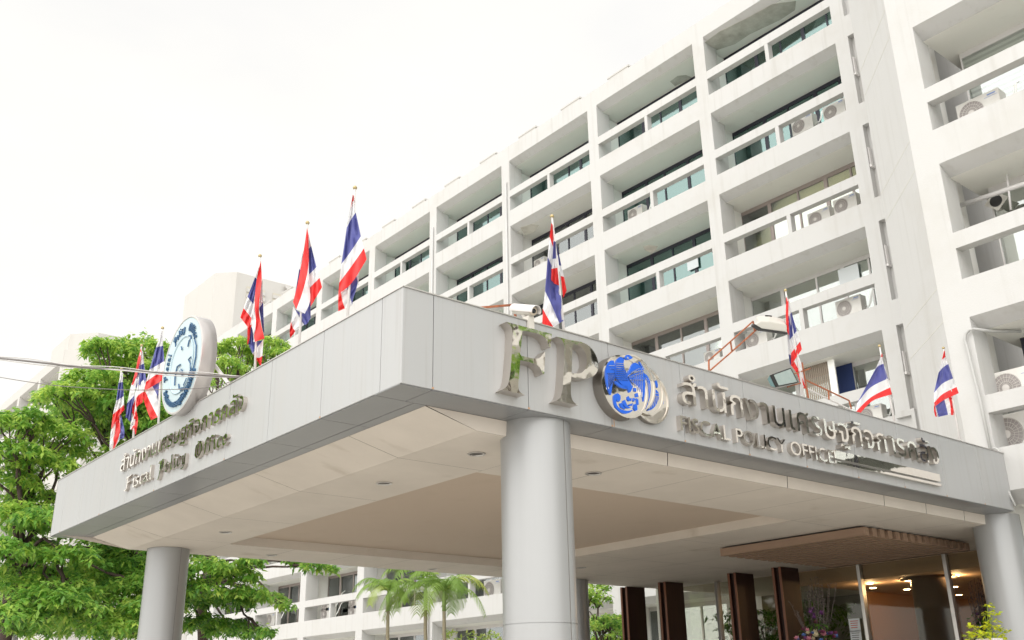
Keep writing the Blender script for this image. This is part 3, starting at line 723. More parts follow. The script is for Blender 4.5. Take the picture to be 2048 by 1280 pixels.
# side fascia lettering: Thai line, blackletter line
th2 = thing('letter_sign', 'steel Thai lettering line on the left side fascia', 'sign', (X0, 13.1, 5), 'steel lettering on the side fascia')
text_sign(THAI, th2, lambda u, v, d: (X0-d, 15.25-u, 4.92+v), .05, [CHROME, CHROMES], 4.3, .205, .012, vref=(0, .62))
# broad-nib blackletter strokes (unit height x-height = 1)
BL = {
 'F': (1.3, [[(.15, 1.35), (.25, 1.5), (.55, 1.45), (1.1, 1.55)], [(.45, 1.45), (.4, .2), (.2, 0), (.0, .1)], [(.45, .8), (.95, .85)]]),
 'i': (.5, [[(.05, .9), (.2, 1.0), (.25, .85), (.25, .15), (.4, 0), (.5, .1)], [(.22, 1.3), (.3, 1.38)]]),
 's': (.7, [[(.6, .9), (.35, 1.0), (.12, .8), (.12, .6), (.5, .45), (.55, .2), (.3, 0), (.05, .1)]]),
 'c': (.65, [[(.6, .9), (.35, 1.0), (.12, .8), (.12, .2), (.3, 0), (.6, .15)]]),
 'a': (.8, [[(.1, .9), (.35, 1.0), (.55, .85), (.55, .15), (.7, 0), (.8, .1)], [(.55, .6), (.15, .45), (.15, .15), (.3, 0), (.55, .15)]]),
 'l': (.45, [[(.1, 1.5), (.2, 1.55), (.22, 1.4), (.22, .15), (.35, 0), (.45, .1)]]),
 'P': (1.2, [[(.1, 1.35), (.25, 1.5), (.45, 1.45), (.45, .1), (.35, -.35), (.2, -.45)], [(.45, 1.4), (.8, 1.55), (1.05, 1.3), (1.05, .7), (.8, .45), (.5, .55)], [(.7, 1.4), (.7, .6)]]),
 'o': (.75, [[(.35, 1.0), (.12, .8), (.12, .2), (.35, 0), (.6, .2), (.6, .8), (.35, 1.0)]]),
 'y': (.8, [[(.08, .95), (.18, .85), (.18, .2), (.35, 0), (.58, .2)], [(.5, 1.0), (.6, .9), (.6, -.1), (.4, -.4), (.1, -.45)]]),
 'O': (1.3, [[(.6, 1.5), (.2, 1.25), (.15, .4), (.45, .0), (.85, .05), (1.1, .4), (1.1, 1.2), (.85, 1.5), (.5, 1.55)], [(.6, 1.35), (.6, .25)]]),
 'f': (.55, [[(.6, 1.45), (.4, 1.55), (.25, 1.35), (.25, .1), (.15, -.02)], [(.05, .95), (.5, 1.0)]]),
 'e': (.65, [[(.15, .55), (.55, .65), (.5, .9), (.32, 1.0), (.12, .8), (.12, .2), (.3, 0), (.6, .15)]])}
def blackletter(word, place, mb_out, depth, nib=.19, gap=.12):
    """place(u,v,d)->world ; calls mb_out(MB) per letter"""
    u = 0
    for ch in word:
        w, strokes = BL[ch]; m = MB(); k = 0
        nx, ny = nib*.85, nib*.42
        for st in strokes:
            for (a, b_) in zip(st[:-1], st[1:]):
                pts = [(a[0]-nx/2, a[1]-ny/2), (a[0]+nx/2, a[1]+ny/2), (b_[0]+nx/2, b_[1]+ny/2), (b_[0]-nx/2, b_[1]-ny/2)]
                pts += [(a[0]+nx*.15, a[1]-ny*.9), (b_[0]-nx*.15, b_[1]+ny*.9)]
                # convex hull
                P = sorted(set(pts)); lo_, up_ = [], []
                cr_ = lambda o, a_, c_: (a_[0]-o[0])*(c_[1]-o[1])-(a_[1]-o[1])*(c_[0]-o[0])
                for p in P:
                    while len(lo_) > 1 and cr_(lo_[-2], lo_[-1], p) <= 0: lo_.pop()
                    lo_.append(p)
                for p in reversed(P):
                    while len(up_) > 1 and cr_(up_[-2], up_[-1], p) <= 0: up_.pop()
                    up_.append(p)
                hull = [(u+p[0], p[1]) for p in lo_[:-1]+up_[:-1]]
                solid(m, hull, [], place, depth, 1, .0008*k); k += 1
        mb_out(m); u += w+gap
    return u
be = thing('letter_sign', 'steel blackletter words Fiscal Policy Office on the left side fascia', 'sign', (X0, 13.1, 4.65), 'steel lettering on the side fascia')
for word, ya, yb in (('Fiscal', 14.95, 13.85), ('Policy', 13.65, 12.60), ('Office', 12.37, 11.33)):
    tot = sum(BL[c][0]+.12 for c in word); s = (ya-yb)/tot
    blackletter(word, lambda u, v, d: (X0-d, ya-u*s, 4.575+v*.132), lambda m: m.build('letter', [CHROME, CHROMES], be, recalc=False), .045)

# round seal standing on the side fascia
seal = thing('round_seal', 'big round white seal with blue lettering standing on the left canopy edge', 'sign', (4.85, 12.94, 5.35))
SY, SZ, SR, SX = 12.93, 6.0, .70, 4.74
m = MB(); m.smooth = True; m.lathe([(0, .21), (SR, .21), (SR, 0)], (SX, SY, SZ), 'x', 72); m.lathe([(SR, 0), (SR-.02, -.004), (SR-.03, 0)], (SX, SY, SZ), 'x', 72); m.build('rim', SEALR, seal)
m = MB(); m.lathe([(SR-.012, 0), (0, 0)], (SX+.004, SY, SZ), 'x', 72); m.build('face', SEALF, seal)
m = MB(); m.smooth = True; m.lathe([(.415, .002), (.42, -.012), (.40, -.012), (.395, .002)], (SX, SY, SZ), 'x', 64); m.build('inner_ring', mat('seal_ring_paint', (.45, .58, .66), .5), seal)
def ringmap(a0, dirn, rad, scale):
    def f(u, v, d):
        th_ = a0+dirn*u*scale/rad; r = rad+v*scale*(1 if dirn < 0 else -1)
        return (SX-d, SY-r*cos(th_), SZ+r*sin(th_))
    return f
for word, a0, sc_ in (('Fiscal', R(193), .074), ('Policy', R(131), .074), ('Office', R(72), .074)):
    blackletter(word, ringmap(a0, -1, .48, sc_), lambda m: m.build('blue_letter', [SEALT, SEALT], seal, recalc=False), .014, nib=.17)
shs = shapes_of(THAI, .0); us = [p[0] for o, h in shs for p in o]; ulen = max(us)
m = MB(); fm = ringmap(R(208), 1, .60, 1)
for k, (o, hs) in enumerate(shs):
    s = .60*R(132)/ulen; g_ = lambda l: [(p[0]*s, p[1]*.125) for p in l]
    solid(m, g_(o), [g_(h) for h in hs], fm, .022, 0, .0006*k)
m.build('blue_thai_lettering', SEALT, seal, recalc=False)
# raised figure lines inside the seal
k6 = lambda x, y: at(300+x/4.92, 600+y/4.92, x=SX-.012)
fig = [[(382, 352), (400, 350), (404, 380), (385, 400), (372, 460)], [(308, 460), (314, 490)], [(440, 395), (455, 450), (450, 560), (425, 680), (395, 790), (350, 860), (300, 890)],
       [(402, 560), (378, 588), (398, 625), (398, 690), (380, 745)], [(298, 635), (268, 655), (258, 700), (246, 760), (242, 840)], [(305, 680), (318, 700), (300, 720), (315, 745), (322, 700)], [(282, 828), (286, 870), (320, 865)], [(360, 770), (330, 840)], [(290, 700), (330, 730)]]
m = MB()
for f_ in fig: m.tube([k6(*p) for p in f_], .011, 6)
m.build('relief_line', SEALT, seal)
m = MB(); m.box(SX+.12, SX+.18, SY-.3, SY-.24, TOP, SZ); m.build('stand_post', WHMET, seal); m = MB(); m.bar((SX+.5, SY-.9, TOP), (SX+.25, SY-.55, SZ-.1), .04); m.build('stand_brace', WHMET, seal); m = MB(); m.bar((SX+.5, SY+.9, TOP), (SX+.25, SY+.5, SZ-.1), .04)
m.build('stand_brace', WHMET, seal)
p, q = at(440, 795, x=5.3), at(425, 742, x=5.15)

# ------------------------------------------------------------------ flags
CM = {'r': 0, 'w': 1, 'b': 2}
def spl(pts, n):
    """resample polyline of 2-D points to n points (Catmull-Rom)"""
    P = [Vector(p) for p in pts]
    if len(P) == 2: return [P[0].lerp(P[1], i/(n-1)) for i in range(n)]
    out = []
    for i in range(n):
        t = i/(n-1)*(len(P)-1); k = min(int(t), len(P)-2); f = t-k
        p0, p1, p2, p3 = P[max(k-1, 0)], P[k], P[k+1], P[min(k+2, len(P)-1)]
        out.append(.5*((2*p1)+(p2-p0)*f+(2*p0-5*p1+4*p2-p3)*f*f+(3*p1-p0-3*p2+p3)*f**3))
    return out
def flag(label, org, scl, plane, tip, base, patches, group):
    ax, val = plane
    cv = lambda p, dd: at(org[0]+p[0]/scl, org[1]+p[1]/scl, **{ax: val-dd})
    pb, pt = at(*base, **{ax: val}), at(*tip, **{ax: val}); pb.z = TOP-.02
    t = thing('flag', label, 'flag', pb, group)
    m = MB(); m.smooth = True; m.tube([pb, pb.lerp(pt, .5), pt], [.017, .015, .012], 10); po = m.build('flagpole', WHMET, t)
    m = MB(); m.smooth = True; m.lathe([(0, -.01), (.022, -.005), (.026, .012), (.014, .03), (0, .034)], pt, 'z', 12); m.build('finial', mat('finial_brass', (.45, .36, .18), .4, .7) if 'finial_brass' not in bpy.data.materials else bpy.data.materials['finial_brass'], po)
    m = MB(); m.smooth = True; rnd = random.Random(hash(org[0]) % 999)
    for dep, colors, rows in patches:
        ph = rnd.uniform(0, 6); nU = 15
        R_ = [spl(r_, nU) for r_ in rows]; nR = len(R_)-1
        grid = []
        sub = 8
        tot = nR*sub
        for a in range(tot+1):
            t_ = a/sub; k = min(int(t_), nR-1); f = t_-k
            row = []
            for u in range(nU):
                p0, p1, p2, p3 = R_[max(k-1, 0)][u], R_[k][u], R_[k+1][u], R_[min(k+2, nR)][u]
                q = p1.lerp(p2, f)
                s = u/(nU-1)
                rip = .020*sin(2*pi*(2.1*s+.35*t_)+ph)+.009*sin(2*pi*(4.7*s-.55*t_)+2*ph)+.005*sin(2*pi*(9*s+.8*t_)+ph)
                row.append(cv((q.x, q.y), dep+rip))
            grid.append(row)
        for a in range(tot):
            m.cur = CM[colors[min(a//sub, len(colors)-1)]]
            vs_ = grid[a]+grid[a+1]
            m.add(vs_, [(u, u+1, nU+u+1, nU+u) for u in range(nU-1)])
    m.cur = 0
    c = m.build('cloth', [C_RED, C_WHT, C_BLU], t, recalc=False)
    b_ = bmesh.new(); b_.from_mesh(c.data); bmesh.ops.remove_doubles(b_, verts=b_.verts, dist=.0006); bmesh.ops.recalc_face_normals(b_, faces=b_.faces); b_.to_mesh(c.data); b_.free()
    return t
GL_, GR_ = 'flags along the left canopy edge', 'flags along the front canopy edge'
LX = ('x', 5.05)
flag('tallest-looking flag nearest the canopy corner, lower end swept left', (660, 370), 4.74, LX, (710, 377), (695, 632),
     [(.03, 'rwbwr', [[(216, 92), (222, 96)], [(192, 228), (208, 165), (224, 150)], [(158, 405), (200, 325), (245, 262)], [(107, 750), (190, 640), (293, 485)], [(88, 925), (200, 775), (322, 600)], [(80, 1032), (205, 930), (348, 703)]]),
      (-.04, 'rwb', [[(80, 1025), (78, 1110), (78, 1198)], [(104, 1010), (118, 1100), (142, 1170)], [(158, 970), (185, 1050), (212, 1135)], [(240, 850), (262, 930), (214, 1095)]]),
      (-.06, 'w', [[(225, 820), (270, 960)], [(272, 780), (272, 950)]])], GL_)
flag('flag second from the canopy corner with long red fold down its middle', (565, 435), 4.74, LX, (615, 447), (598, 688),
     [(-.05, 'wb', [[(192, 318), (212, 330)], [(158, 490), (185, 500)], [(112, 775), (150, 780)]]),
      (.05, 'rw', [[(232, 95), (203, 300), (150, 600), (100, 800)], [(246, 160), (247, 450), (195, 690), (130, 872)], [(249, 290), (251, 560), (262, 780), (212, 912)]]),
      (0, 'wbwr', [[(242, 150), (248, 160)], [(248, 300), (272, 268)], [(250, 542), (322, 470)], [(256, 668), (352, 572)], [(264, 850), (375, 660)]]),
      (-.02, 'b', [[(118, 865), (190, 905), (264, 790)], [(205, 1020), (240, 1000), (268, 945)]]),
      (-.03, 'wr', [[(103, 840), (150, 930), (205, 1018)], [(80, 985), (95, 1040), (122, 1078)], [(68, 1070), (68, 1110), (75, 1142)]])], GL_)
flag('flag third from the canopy corner twisted with its red middle strip', (470, 500), 5.12, LX, (520, 513), (511, 738),
     [(0, 'wbwr', [[(243, 175), (252, 182)], [(205, 280), (225, 300)], [(128, 480), (190, 555)], [(88, 595), (168, 695)], [(55, 690), (150, 815)]]),
      (-.01, 'r', [[(128, 790), (168, 760)], [(125, 970), (150, 950)]]),
      (.05, 'r', [[(265, 105), (222, 300), (200, 560), (215, 740), (195, 880), (205, 940)], [(267, 150), (273, 310), (245, 580), (265, 750), (303, 905)]]),
      (.02, 'w', [[(195, 520), (165, 720), (188, 860), (188, 940)], [(206, 560), (216, 740), (200, 880), (208, 940)]]),
      (-.02, 'wb', [[(270, 310), (282, 315)], [(246, 600), (288, 535)], [(285, 830), (298, 850)]]),
      (-.01, 'b', [[(160, 785), (180, 800)], [(138, 970), (190, 945)]]),
      (-.03, 'bwr', [[(136, 955), (200, 940), (275, 925)], [(177, 1057), (225, 1000), (292, 912)], [(182, 1066), (235, 1105), (280, 1085)], [(215, 1105), (250, 1170), (270, 1188)]])], GL_)
flag('flag just left of the round seal with crossed red tails', (210, 650), 4.92, LX, (325, 657), (318, 850),
     [(.02, 'wbwr', [[(556, 60), (568, 60)], [(500, 220), (572, 205)], [(437, 440), (585, 355)], [(405, 560), (500, 490), (598, 440)], [(380, 655), (490, 590), (597, 520)]]),
      (-.02, 'rwb', [[(365, 690), (410, 830), (452, 937)], [(395, 650), (450, 770), (518, 905)], [(465, 600), (520, 720), (523, 890)], [(548, 545), (535, 640), (525, 720)]]),
      (.0, 'wr', [[(410, 520), (320, 600), (272, 760)], [(385, 655), (320, 700), (270, 800)], [(370, 760), (305, 815), (268, 880)]])], GL_)
flag('flag second left of the round seal, navy panel turned outward', (210, 650), 4.92, LX, (283, 692), (268, 868),
     [(.02, 'r', [[(355, 225), (320, 350), (300, 450), (262, 590)], [(362, 290), (335, 400), (320, 480), (275, 590)]]),
      (0, 'wb', [[(358, 250), (374, 260)], [(333, 405), (384, 378)], [(300, 620), (405, 540)]]),
      (.01, 'w', [[(320, 470), (262, 580), (218, 775)], [(320, 560), (295, 650), (287, 695)]]),
      (.015, 'b', [[(218, 770), (290, 690)], [(202, 905), (250, 955)]]),
      (.0, 'wr', [[(262, 900), (250, 980), (246, 1030)], [(272, 850), (285, 950), (262, 1025)], [(300, 820), (325, 930), (303, 1078)]])], GL_)
flag('leftmost flag at the far end of the left canopy edge', (210, 650), 4.92, LX, (243, 738), (226, 892),
     [(.02, 'wbwr', [[(158, 470), (178, 470)], [(133, 570), (176, 560)], [(110, 745), (184, 700)], [(78, 880), (188, 785)], [(60, 1025), (120, 920), (190, 835)]]),
      (-.01, 'wrwb', [[(58, 1040), (48, 1140), (45, 1235)], [(108, 930), (85, 1100), (75, 1235)], [(140, 900), (146, 1080), (82, 1228)], [(150, 890), (150, 1000), (148, 1125)], [(160, 890), (190, 1030), (188, 1110)]])], GL_)
RY = ('y', 7.7)
flag('flag behind the big steel letters beside the white security camera', (1070, 425), 5.12, RY, (1104, 434), (1129, 662),
     [(.0, 'rwbwr', [[(166, 108), (182, 125)], [(150, 250), (188, 360)], [(130, 455), (172, 548)], [(103, 805), (160, 925), (250, 1135)], [(80, 985), (125, 1070), (188, 1172)], [(74, 1150), (120, 1165), (150, 1178)]]),
      (.01, 'b', [[(165, 540), (150, 740), (165, 920), (250, 1133)], [(235, 700), (252, 800), (272, 900), (290, 1110)]]),
      (.05, 'bwr', [[(190, 290), (212, 300)], [(178, 475), (216, 470)], [(168, 578), (230, 565)], [(165, 690), (200, 728), (247, 747)]]),
      (-.03, 'bwr', [[(220, 320), (228, 340)], [(245, 540), (270, 545)], [(262, 650), (297, 660)], [(288, 875), (325, 800)]])], GR_)
flag('flag between the two rooftop floodlights, hanging narrow and twisted', (1550, 570), 5.565, RY, (1571, 582), (1609, 797),
     [(.03, 'r', [[(124, 130), (120, 350), (130, 500), (158, 560)], [(150, 160), (150, 320), (154, 450), (160, 560)]]),
      (0, 'wbwr', [[(148, 170), (156, 180)], [(150, 350), (184, 305)], [(162, 610), (243, 510)], [(178, 760), (280, 628)], [(178, 905), (215, 840), (300, 715)]]),
      (-.03, 'rw', [[(180, 895), (245, 990), (292, 1135)], [(213, 850), (280, 980), (352, 1160)], [(258, 780), (300, 900), (325, 1060)]]),
      (-.02, 'wb', [[(130, 500), (158, 560)], [(150, 770), (176, 780)], [(166, 880), (182, 900)]])], GR_)
flag('spread flag flying left near the right end of the front fascia', (1690, 680), 6.096, RY, (1759, 693), (1790, 845),
     [(.02, 'rwbwr', [[(447, 165), (457, 168)], [(436, 205), (461, 208)], [(370, 355), (415, 312), (470, 290)], [(148, 772), (310, 580), (523, 470)], [(128, 880), (315, 700), (552, 577)], [(190, 888), (340, 740), (572, 662)]])], GR_)
flag('rightmost flag before the chamfered white corner wall', (1690, 680), 6.096, RY, (1887, 697), (1920, 885),
     [(.03, 'rwbwr', [[(1208, 130), (1218, 135)], [(1182, 240), (1226, 205)], [(1140, 400), (1190, 340), (1260, 290)], [(1085, 645), (1190, 530), (1318, 468)], [(1086, 765), (1190, 660), (1360, 572)], [(1098, 810), (1200, 735), (1388, 648)]]),
      (-.02, 'rwbwr', [[(1086, 795), (1086, 870), (1102, 933)], [(1098, 800), (1108, 870), (1120, 937)], [(1106, 800), (1125, 880), (1140, 938)], [(1210, 720), (1238, 830), (1256, 912)], [(1262, 690), (1285, 800), (1290, 914)], [(1300, 685), (1326, 790), (1322, 916)]])], GR_)

# ------------------------------------------------------------------ rooftop equipment
def P7(u, v, y=7.7): return at(u, v, y=y)
rf_ = thing('floodlight_bracket', 'long rusty orange ladder-shaped arm carrying the upturned floodlight', 'bracket', P7(1418, 741))
m = MB()
for a, b_ in (((1418, 741), (1417.5, 721)), ((1417.5, 721), (1461, 683)), ((1461, 683), (1506, 642.7)), ((1420, 741), (1464, 703)), ((1464, 703), (1515, 657.5)), ((1461, 683), (1464, 703)), ((1506, 642.7), (1509, 661))):
    m.bar(P7(*a), P7(*b_), .017)
m.build('arm', RUST, rf_)
fl = thing('floodlight', 'pale boxy floodlight seen from behind at the end of the orange arm', 'floodlight', P7(1540, 660))
def q7_(x, y, d=7.7): return at(1380+x/5.689, 620+y/5.689, y=d)
m = MB()
back = [q7_(*p, 7.95) for p in ((760, 70), (900, 62), (1060, 100), (1095, 150), (1100, 225), (830, 190), (735, 160))]
front = [q7_(*p, 7.6) for p in ((800, 128), (900, 130), (1085, 165), (1100, 185), (1098, 250), (790, 212), (735, 165))]
m.add(back+front, [tuple(range(7)), tuple(range(13, 6, -1))]+[(i, (i+1) % 7, 7+(i+1) % 7, 7+i) for i in range(7)])
m.build('housing', PLAST, fl, bevel=.012)
m = MB(); m.bar(q7_(712, 172, 7.58), q7_(795, 222, 7.58), .05, .03); m.bar(q7_(795, 222, 7.58), q7_(1100, 268, 7.58), .03, .03); m.bar(q7_(860, 66, 7.9), q7_(925, 72, 7.9), .02); m.build('glass_frame', BLACK, fl)
f2 = thing('floodlight', 'tilted glass-faced floodlight with dark frame on a short orange arm', 'floodlight', P7(1575, 755))
A_ = [q7_(*p, 7.62) for p in ((930, 735), (1150, 655), (1238, 825), (995, 875))]
m = MB(); nrm = (A_[1]-A_[0]).cross(A_[3]-A_[0]).normalized(); nrm = nrm if nrm.y > 0 else -nrm
m.extr(A_, nrm*.035); m.build('frame', BLACK, f2, bevel=.004)
cen = sum(A_, Vector())/4; m = MB(); m.extr([cen+(p-cen)*.86-nrm*.006 for p in A_], nrm*.004); m.build('glass', LGLASS, f2)
m = MB(); Bk = [cen+(p-cen)*.55+nrm*.17 for p in A_]; F_ = [p+nrm*.036 for p in A_]
m.add(F_+Bk, [(4, 5, 6, 7)]+[(i, (i+1) % 4, 4+(i+1) % 4, 4+i) for i in range(4)]); m.build('housing', mat('teal_grey_casting', (.12, .24, .25), .5), f2)
f3 = thing('pipe_railing', 'orange and pale steel pipe railing on the canopy roof near its right end', 'railing', P7(1616, 797))
m = MB()
for a, b_ in (((1604, 725), (1617, 797)), ((1611, 760), (1698, 801)), ((1698, 801), (1703, 818)), ((1657, 783), (1658, 799)), ((1579, 751), (1620, 737)), ((1575, 774), (1601, 766))): m.bar(P7(*a), P7(*b_), .017)
m.build('orange_rail', RUST, f3)
m = MB(); m.tube([P7(1601, 770, 7.75), P7(1650, 795, 7.75), P7(1702, 820, 7.75)], .012, 8); m.tube([P7(1601, 770, 7.75), P7(1603, 797, 7.75)], .012, 8); m.build('pale_rail', WHMET, f3)
f4 = thing('camera_bracket', 'short bent orange steel bar behind the security camera', 'bracket', P7(985, 612))
m = MB(); m.bar(P7(960, 615.5, 7.9), P7(1028, 609.5, 7.9), .022); m.bar(P7(1028, 609, 7.9), P7(1031, 634, 7.9), .022); m.build('bar', RUST, f4)
cc = thing('security_camera', 'white bullet security camera with sunshade above the letter F', 'camera', P7(1050, 640, 7.65))
A0, A1 = at(1030, 619, y=7.78), at(1066, 622, y=7.48)
m = MB(); m.smooth = True; dv = (A1-A0)
m.tube([A0, A0+dv*.02, A1], [.03, .052, .056], 20); m.build('housing', PLAST, cc)
m = MB(); m.smooth = True; m.tube([A1, A1+dv.normalized()*.015], [.05, .045], 20); m.build('front_ring', mat('camera_front_ring', (.62, .55, .45), .5), cc)
m = MB(); m.smooth = True; e_ = A1+dv.normalized()*.014+Vector((-.004, 0, .0)); m.tube([e_, e_+dv.normalized()*.012], [.027, .025], 18); m.build('lens', LENS, cc)
m = MB(); d_ = dv.normalized(); sx_ = d_.cross(Vector((0, 0, 1))).normalized(); uz = sx_.cross(d_).normalized()
S0, S1 = A0-d_*.02, A1+d_*.06; ang = [R(-20+i*20) for i in range(12)]
vs0 = [S0+sx_*cos(a)*.066+uz*sin(a)*.066 for a in ang]; vs1 = [S1+sx_*cos(a)*.066+uz*sin(a)*.066 for a in ang]; vi0 = [S0+sx_*cos(a)*.060+uz*sin(a)*.060 for a in ang]; vi1 = [S1+sx_*cos(a)*.060+uz*sin(a)*.060 for a in ang]
n_ = len(ang); m.smooth = True; m.add(vs0+vs1, [(i, i+1, n_+i+1, n_+i) for i in range(n_-1)]); m.add(vi0+vi1, [(i, n_+i, n_+i+1, i+1) for i in range(n_-1)]); m.smooth = False
m.add(vs1+vi1, [(i, i+1, n_+i+1, n_+i) for i in range(n_-1)]); m.build('sunshade', WHMET, cc)
m = MB(); mid = (A0+A1)/2; m.tube([mid-uz*.05, (mid.x+.01, Y0+.06, TOP+.06)], .022, 10); m.box(mid.x-.035, mid.x+.045, Y0-.03, Y0+.1, TOP-.09, TOP+.06); m.build('mount', PLAST, cc)

# ------------------------------------------------------------------ air conditioners
ac = thing('air_conditioner', 'outdoor air conditioner with one round fan', 'air conditioner', (0, 0, 0), 'air conditioners on the balconies')
m = MB(); m.box(0, .32, -.42, .42, .03, .62); m.box(.02, .30, -.38, -.3, 0, .03); m.box(.02, .30, .3, .38, 0, .03); cs = m.build('casing', ACW, ac, bevel=.015)
m = MB(); m.box(-.004, 0, -.39, -.14, .50, .505); m.box(-.004, -.001, -.36, -.2, .535, .56); m.build('badge', mat('ac_badge_blue', (.15, .25, .55), .5), cs)
m = MB(); m.lathe([(.245, -.003), (.245, .0), (0, .0)], (-.0015, .14, .325), 'x', 36); fan = m.build('fan_opening', ACF, ac)
m = MB()
for k in range(24):
    a = 2*pi*k/24; m.bar((-.012, .14+.055*cos(a), .325+.055*sin(a)), (-.012, .14+.24*cos(a), .325+.24*sin(a)), .005, .004, up=(1, 0, 0))
for r_ in (.11, .175, .238): m.lathe([(r_-.004, -.009), (r_+.004, -.012), (r_+.004, -.006)], (0, .14, .325), 'x', 32)
m.build('grille', ACG, fan)
m = MB(); m.lathe([(0, -.02), (.06, -.016), (.06, 0)], (0, .14, .325), 'x', 20); m.build('hub', ACG, fan)
m = MB(); m.smooth = True
for dy in (0, .05): m.tube([(.2, -.42, .22+dy), (.22, -.50-dy, .2+dy), (.30, -.54-dy, .4), (.46, -.54-dy, .75+dy), (.62, -.54-dy, .9)], .014, 6)
m.build('refrigerant_pipe', BLIND['pale'], ac)
def ac_at(u, v, x, sc_=1., label='', zfix=None, first=[True]):
    p = at(u, v, x=x); lo_ = (p.x, p.y, p.z-.3*sc_)
    if first[0]: ac.location = lo_; ac['label'] = label; first[0] = False; o = ac
    else: o = dup(ac, lo_, 0, label)
    o.scale = (sc_, sc_, sc_); return o
ac_at(1697, 616, 24.95, 1.0, 'large grey air conditioner with visible fan beside the white corner wall')
ac_at(1638, 437, 25.1, .95, 'left one of two air conditioners side by side three storeys above the floodlight')
ac_at(1690, 410, 25.1, .95, 'right one of two air conditioners side by side three storeys above the floodlight')
ac_at(1512, 680, 25.0, 1.0, 'air conditioner framed behind the orange floodlight arm')
ac_at(1424, 715, 25.0, .8, 'air conditioner half hidden behind the foot of the orange arm')
ac_at(1668, 222, 25.1, .95, 'right air conditioner on the second balcony from the top')
ac_at(1604, 250, 25.1, .95, 'left air conditioner on the second balcony from the top beside books')
ac_at(1270, 428, 25.1, .9, 'air conditioner in the balcony directly above the cream blinds')
ac_at(1078, 528, 25.1, .8, 'air conditioner low behind the rail left of the camera flag')
ac_at(1740, 832, 24.9, .9, 'air conditioner with red sticker behind the spread flag')
ac_at(1958, 222, 17.65, 1.02, 'air conditioner behind the topmost rail of the near right wing')
for k, (u, v, s_, lab) in enumerate(((2034, 868, 1.22, 'large air conditioner low behind the rail of the near right wing'), (2030, 775, 1.1, 'air conditioner just above the rail of the near right wing'),
                                    (707, 1205, 1.1, 'upper air conditioner stacked right of the middle post under the canopy view'), (706, 1226, 1.1, 'lower air conditioner stacked right of the middle post under the canopy view'),
                                    (652, 1210, 1.1, 'upper air conditioner stacked left of the middle post under the canopy view'), (651, 1230, 1.1, 'lower air conditioner stacked left of the middle post under the canopy view'),
                                    (984, 1181, 1.3, 'air conditioner beside the front column seen past the palm fronds'), (541, 1240, 1.1, 'air conditioner behind the tree branch left of the palms'))):
    ac_at(u, v, 17.75 if u > 2000 else 25.2, s_, lab)
# posters / clutter on balconies
def card(name, lab, cat, u, v, x, w_, h_, mt):
    p = at(u, v, x=x); m = MB(); m.box(x, x+.02, p.y-w_/2, p.y+w_/2, p.z-h_/2, p.z+h_/2); return tag(m.build(name, mt, None, p), lab, cat)
card('poster', 'white and blue poster in the window near the white corner wall', 'poster', 1697, 548, 25.90, .7, .5, PAPER)
card('poster', 'white sheet in the window right of the cream blinds', 'poster', 1385, 525, 25.9, .5, .5, PAPER)
card('curtain', 'deep blue curtain in the low balcony beside the railings', 'curtain', 1690, 762, 25.9, .6, 1.0, mat('navy_curtain', (.02, .04, .14), .8))
sf = thing('sun_screen', 'rusty brown mesh screen with pale drape closing the low balcony', 'screen', at(1640, 745, x=25.2))
m = MB(); pa, pb_ = at(1607, 748, x=25.2), at(1660, 760, x=25.2)
for k in range(14):
    y = pa.y+(pb_.y-pa.y)*k/13; m.box(25.2, 25.22, y-.02, y+.02, pa.z-.9, pa.z+.65)
m.build('slat', mat('weathered_steel', (.30, .25, .20), .8), sf)
m = MB(); m.box(25.24, 25.25, pb_.y, pa.y, pa.z-.2, pa.z+.6); m.build('mesh_panel', mat('brown_mesh', (.42, .36, .30), .9, n2=(.2, .15, .1), nscale=20, amt=.8), sf)
m = MB(); pc = at(1668, 755, x=25.2); m.box(25.15, 25.2, pc.y-.1, pc.y+.12, pc.z-.9, pc.z+.7); m.build('drape', BLIND['pale'], sf)

# pipes of the near right wing
pp = thing('drain_pipe', 'white drain pipe bending into the balcony of the near right wing', 'pipe', at(1975, 850, x=17.15))
w17 = lambda u, v: at(u, v, x=17.13)
m = MB(); m.smooth = True
m.tube([w17(1982, 905), w17(1960, 800), w17(1933, 690), w17(1929, 680), w17(1931, 668), w17(1938, 660), w17(1946, 658)], .028, 10)
bend = at(1946, 658, x=17.13); m.tube([bend, bend+Vector((.5, -.15, .02)), bend+Vector((.9, -.45, .02))], .028, 10); m.build('riser', PIPE, pp)
m = MB(); m.smooth = True; m.tube([at(1945, 662, x=17.35), at(1966, 790, x=17.35), at(1975, 835, x=17.35), at(1985, 890, x=17.3)], .016, 8); m.build('thin_riser', PIPE, pp)
p2 = thing('drain_pipe', 'white pipe running down the joint between canopy end and wing', 'pipe', w17(1998, 900))
m = MB(); m.smooth = True
m.tube([w17(1984, 897), w17(1991, 896), w17(1996, 899), w17(1999, 907), w17(2010, 966), w17(2014, 978), w17(2031, 1012)], .02, 8); m.build('downpipe', PIPE, p2)
p3 = thing('balcony_pipe', 'horizontal grey pipe with rods and square fan on the middle balcony of the wing', 'pipe', at(1990, 390, x=18.2))
m = MB(); m.smooth = True; m.tube([at(1917, 412, x=18.1), at(2048, 368, x=18.1), at(2100, 350, x=18.1)], .05, 10); m.tube([at(2014, 350, x=18.1), at(2022, 420, x=18.1)], .022, 8); m.build('pipe', WHMET, p3)
m = MB(); pf = at(1992, 402, x=18.35); m.extr([(18.35, pf.y+.24, pf.z), (18.35, pf.y, pf.z+.2), (18.35, pf.y-.24, pf.z), (18.35, pf.y, pf.z-.2)], (.03, 0, 0)); m.build('fan_plate', PLAST, p3)
m = MB(); m.lathe([(0, 0), (.12, 0), (.12, .01)], (18.34, pf.y, pf.z), 'x', 20); m.build('fan_hole', BLACK, p3)
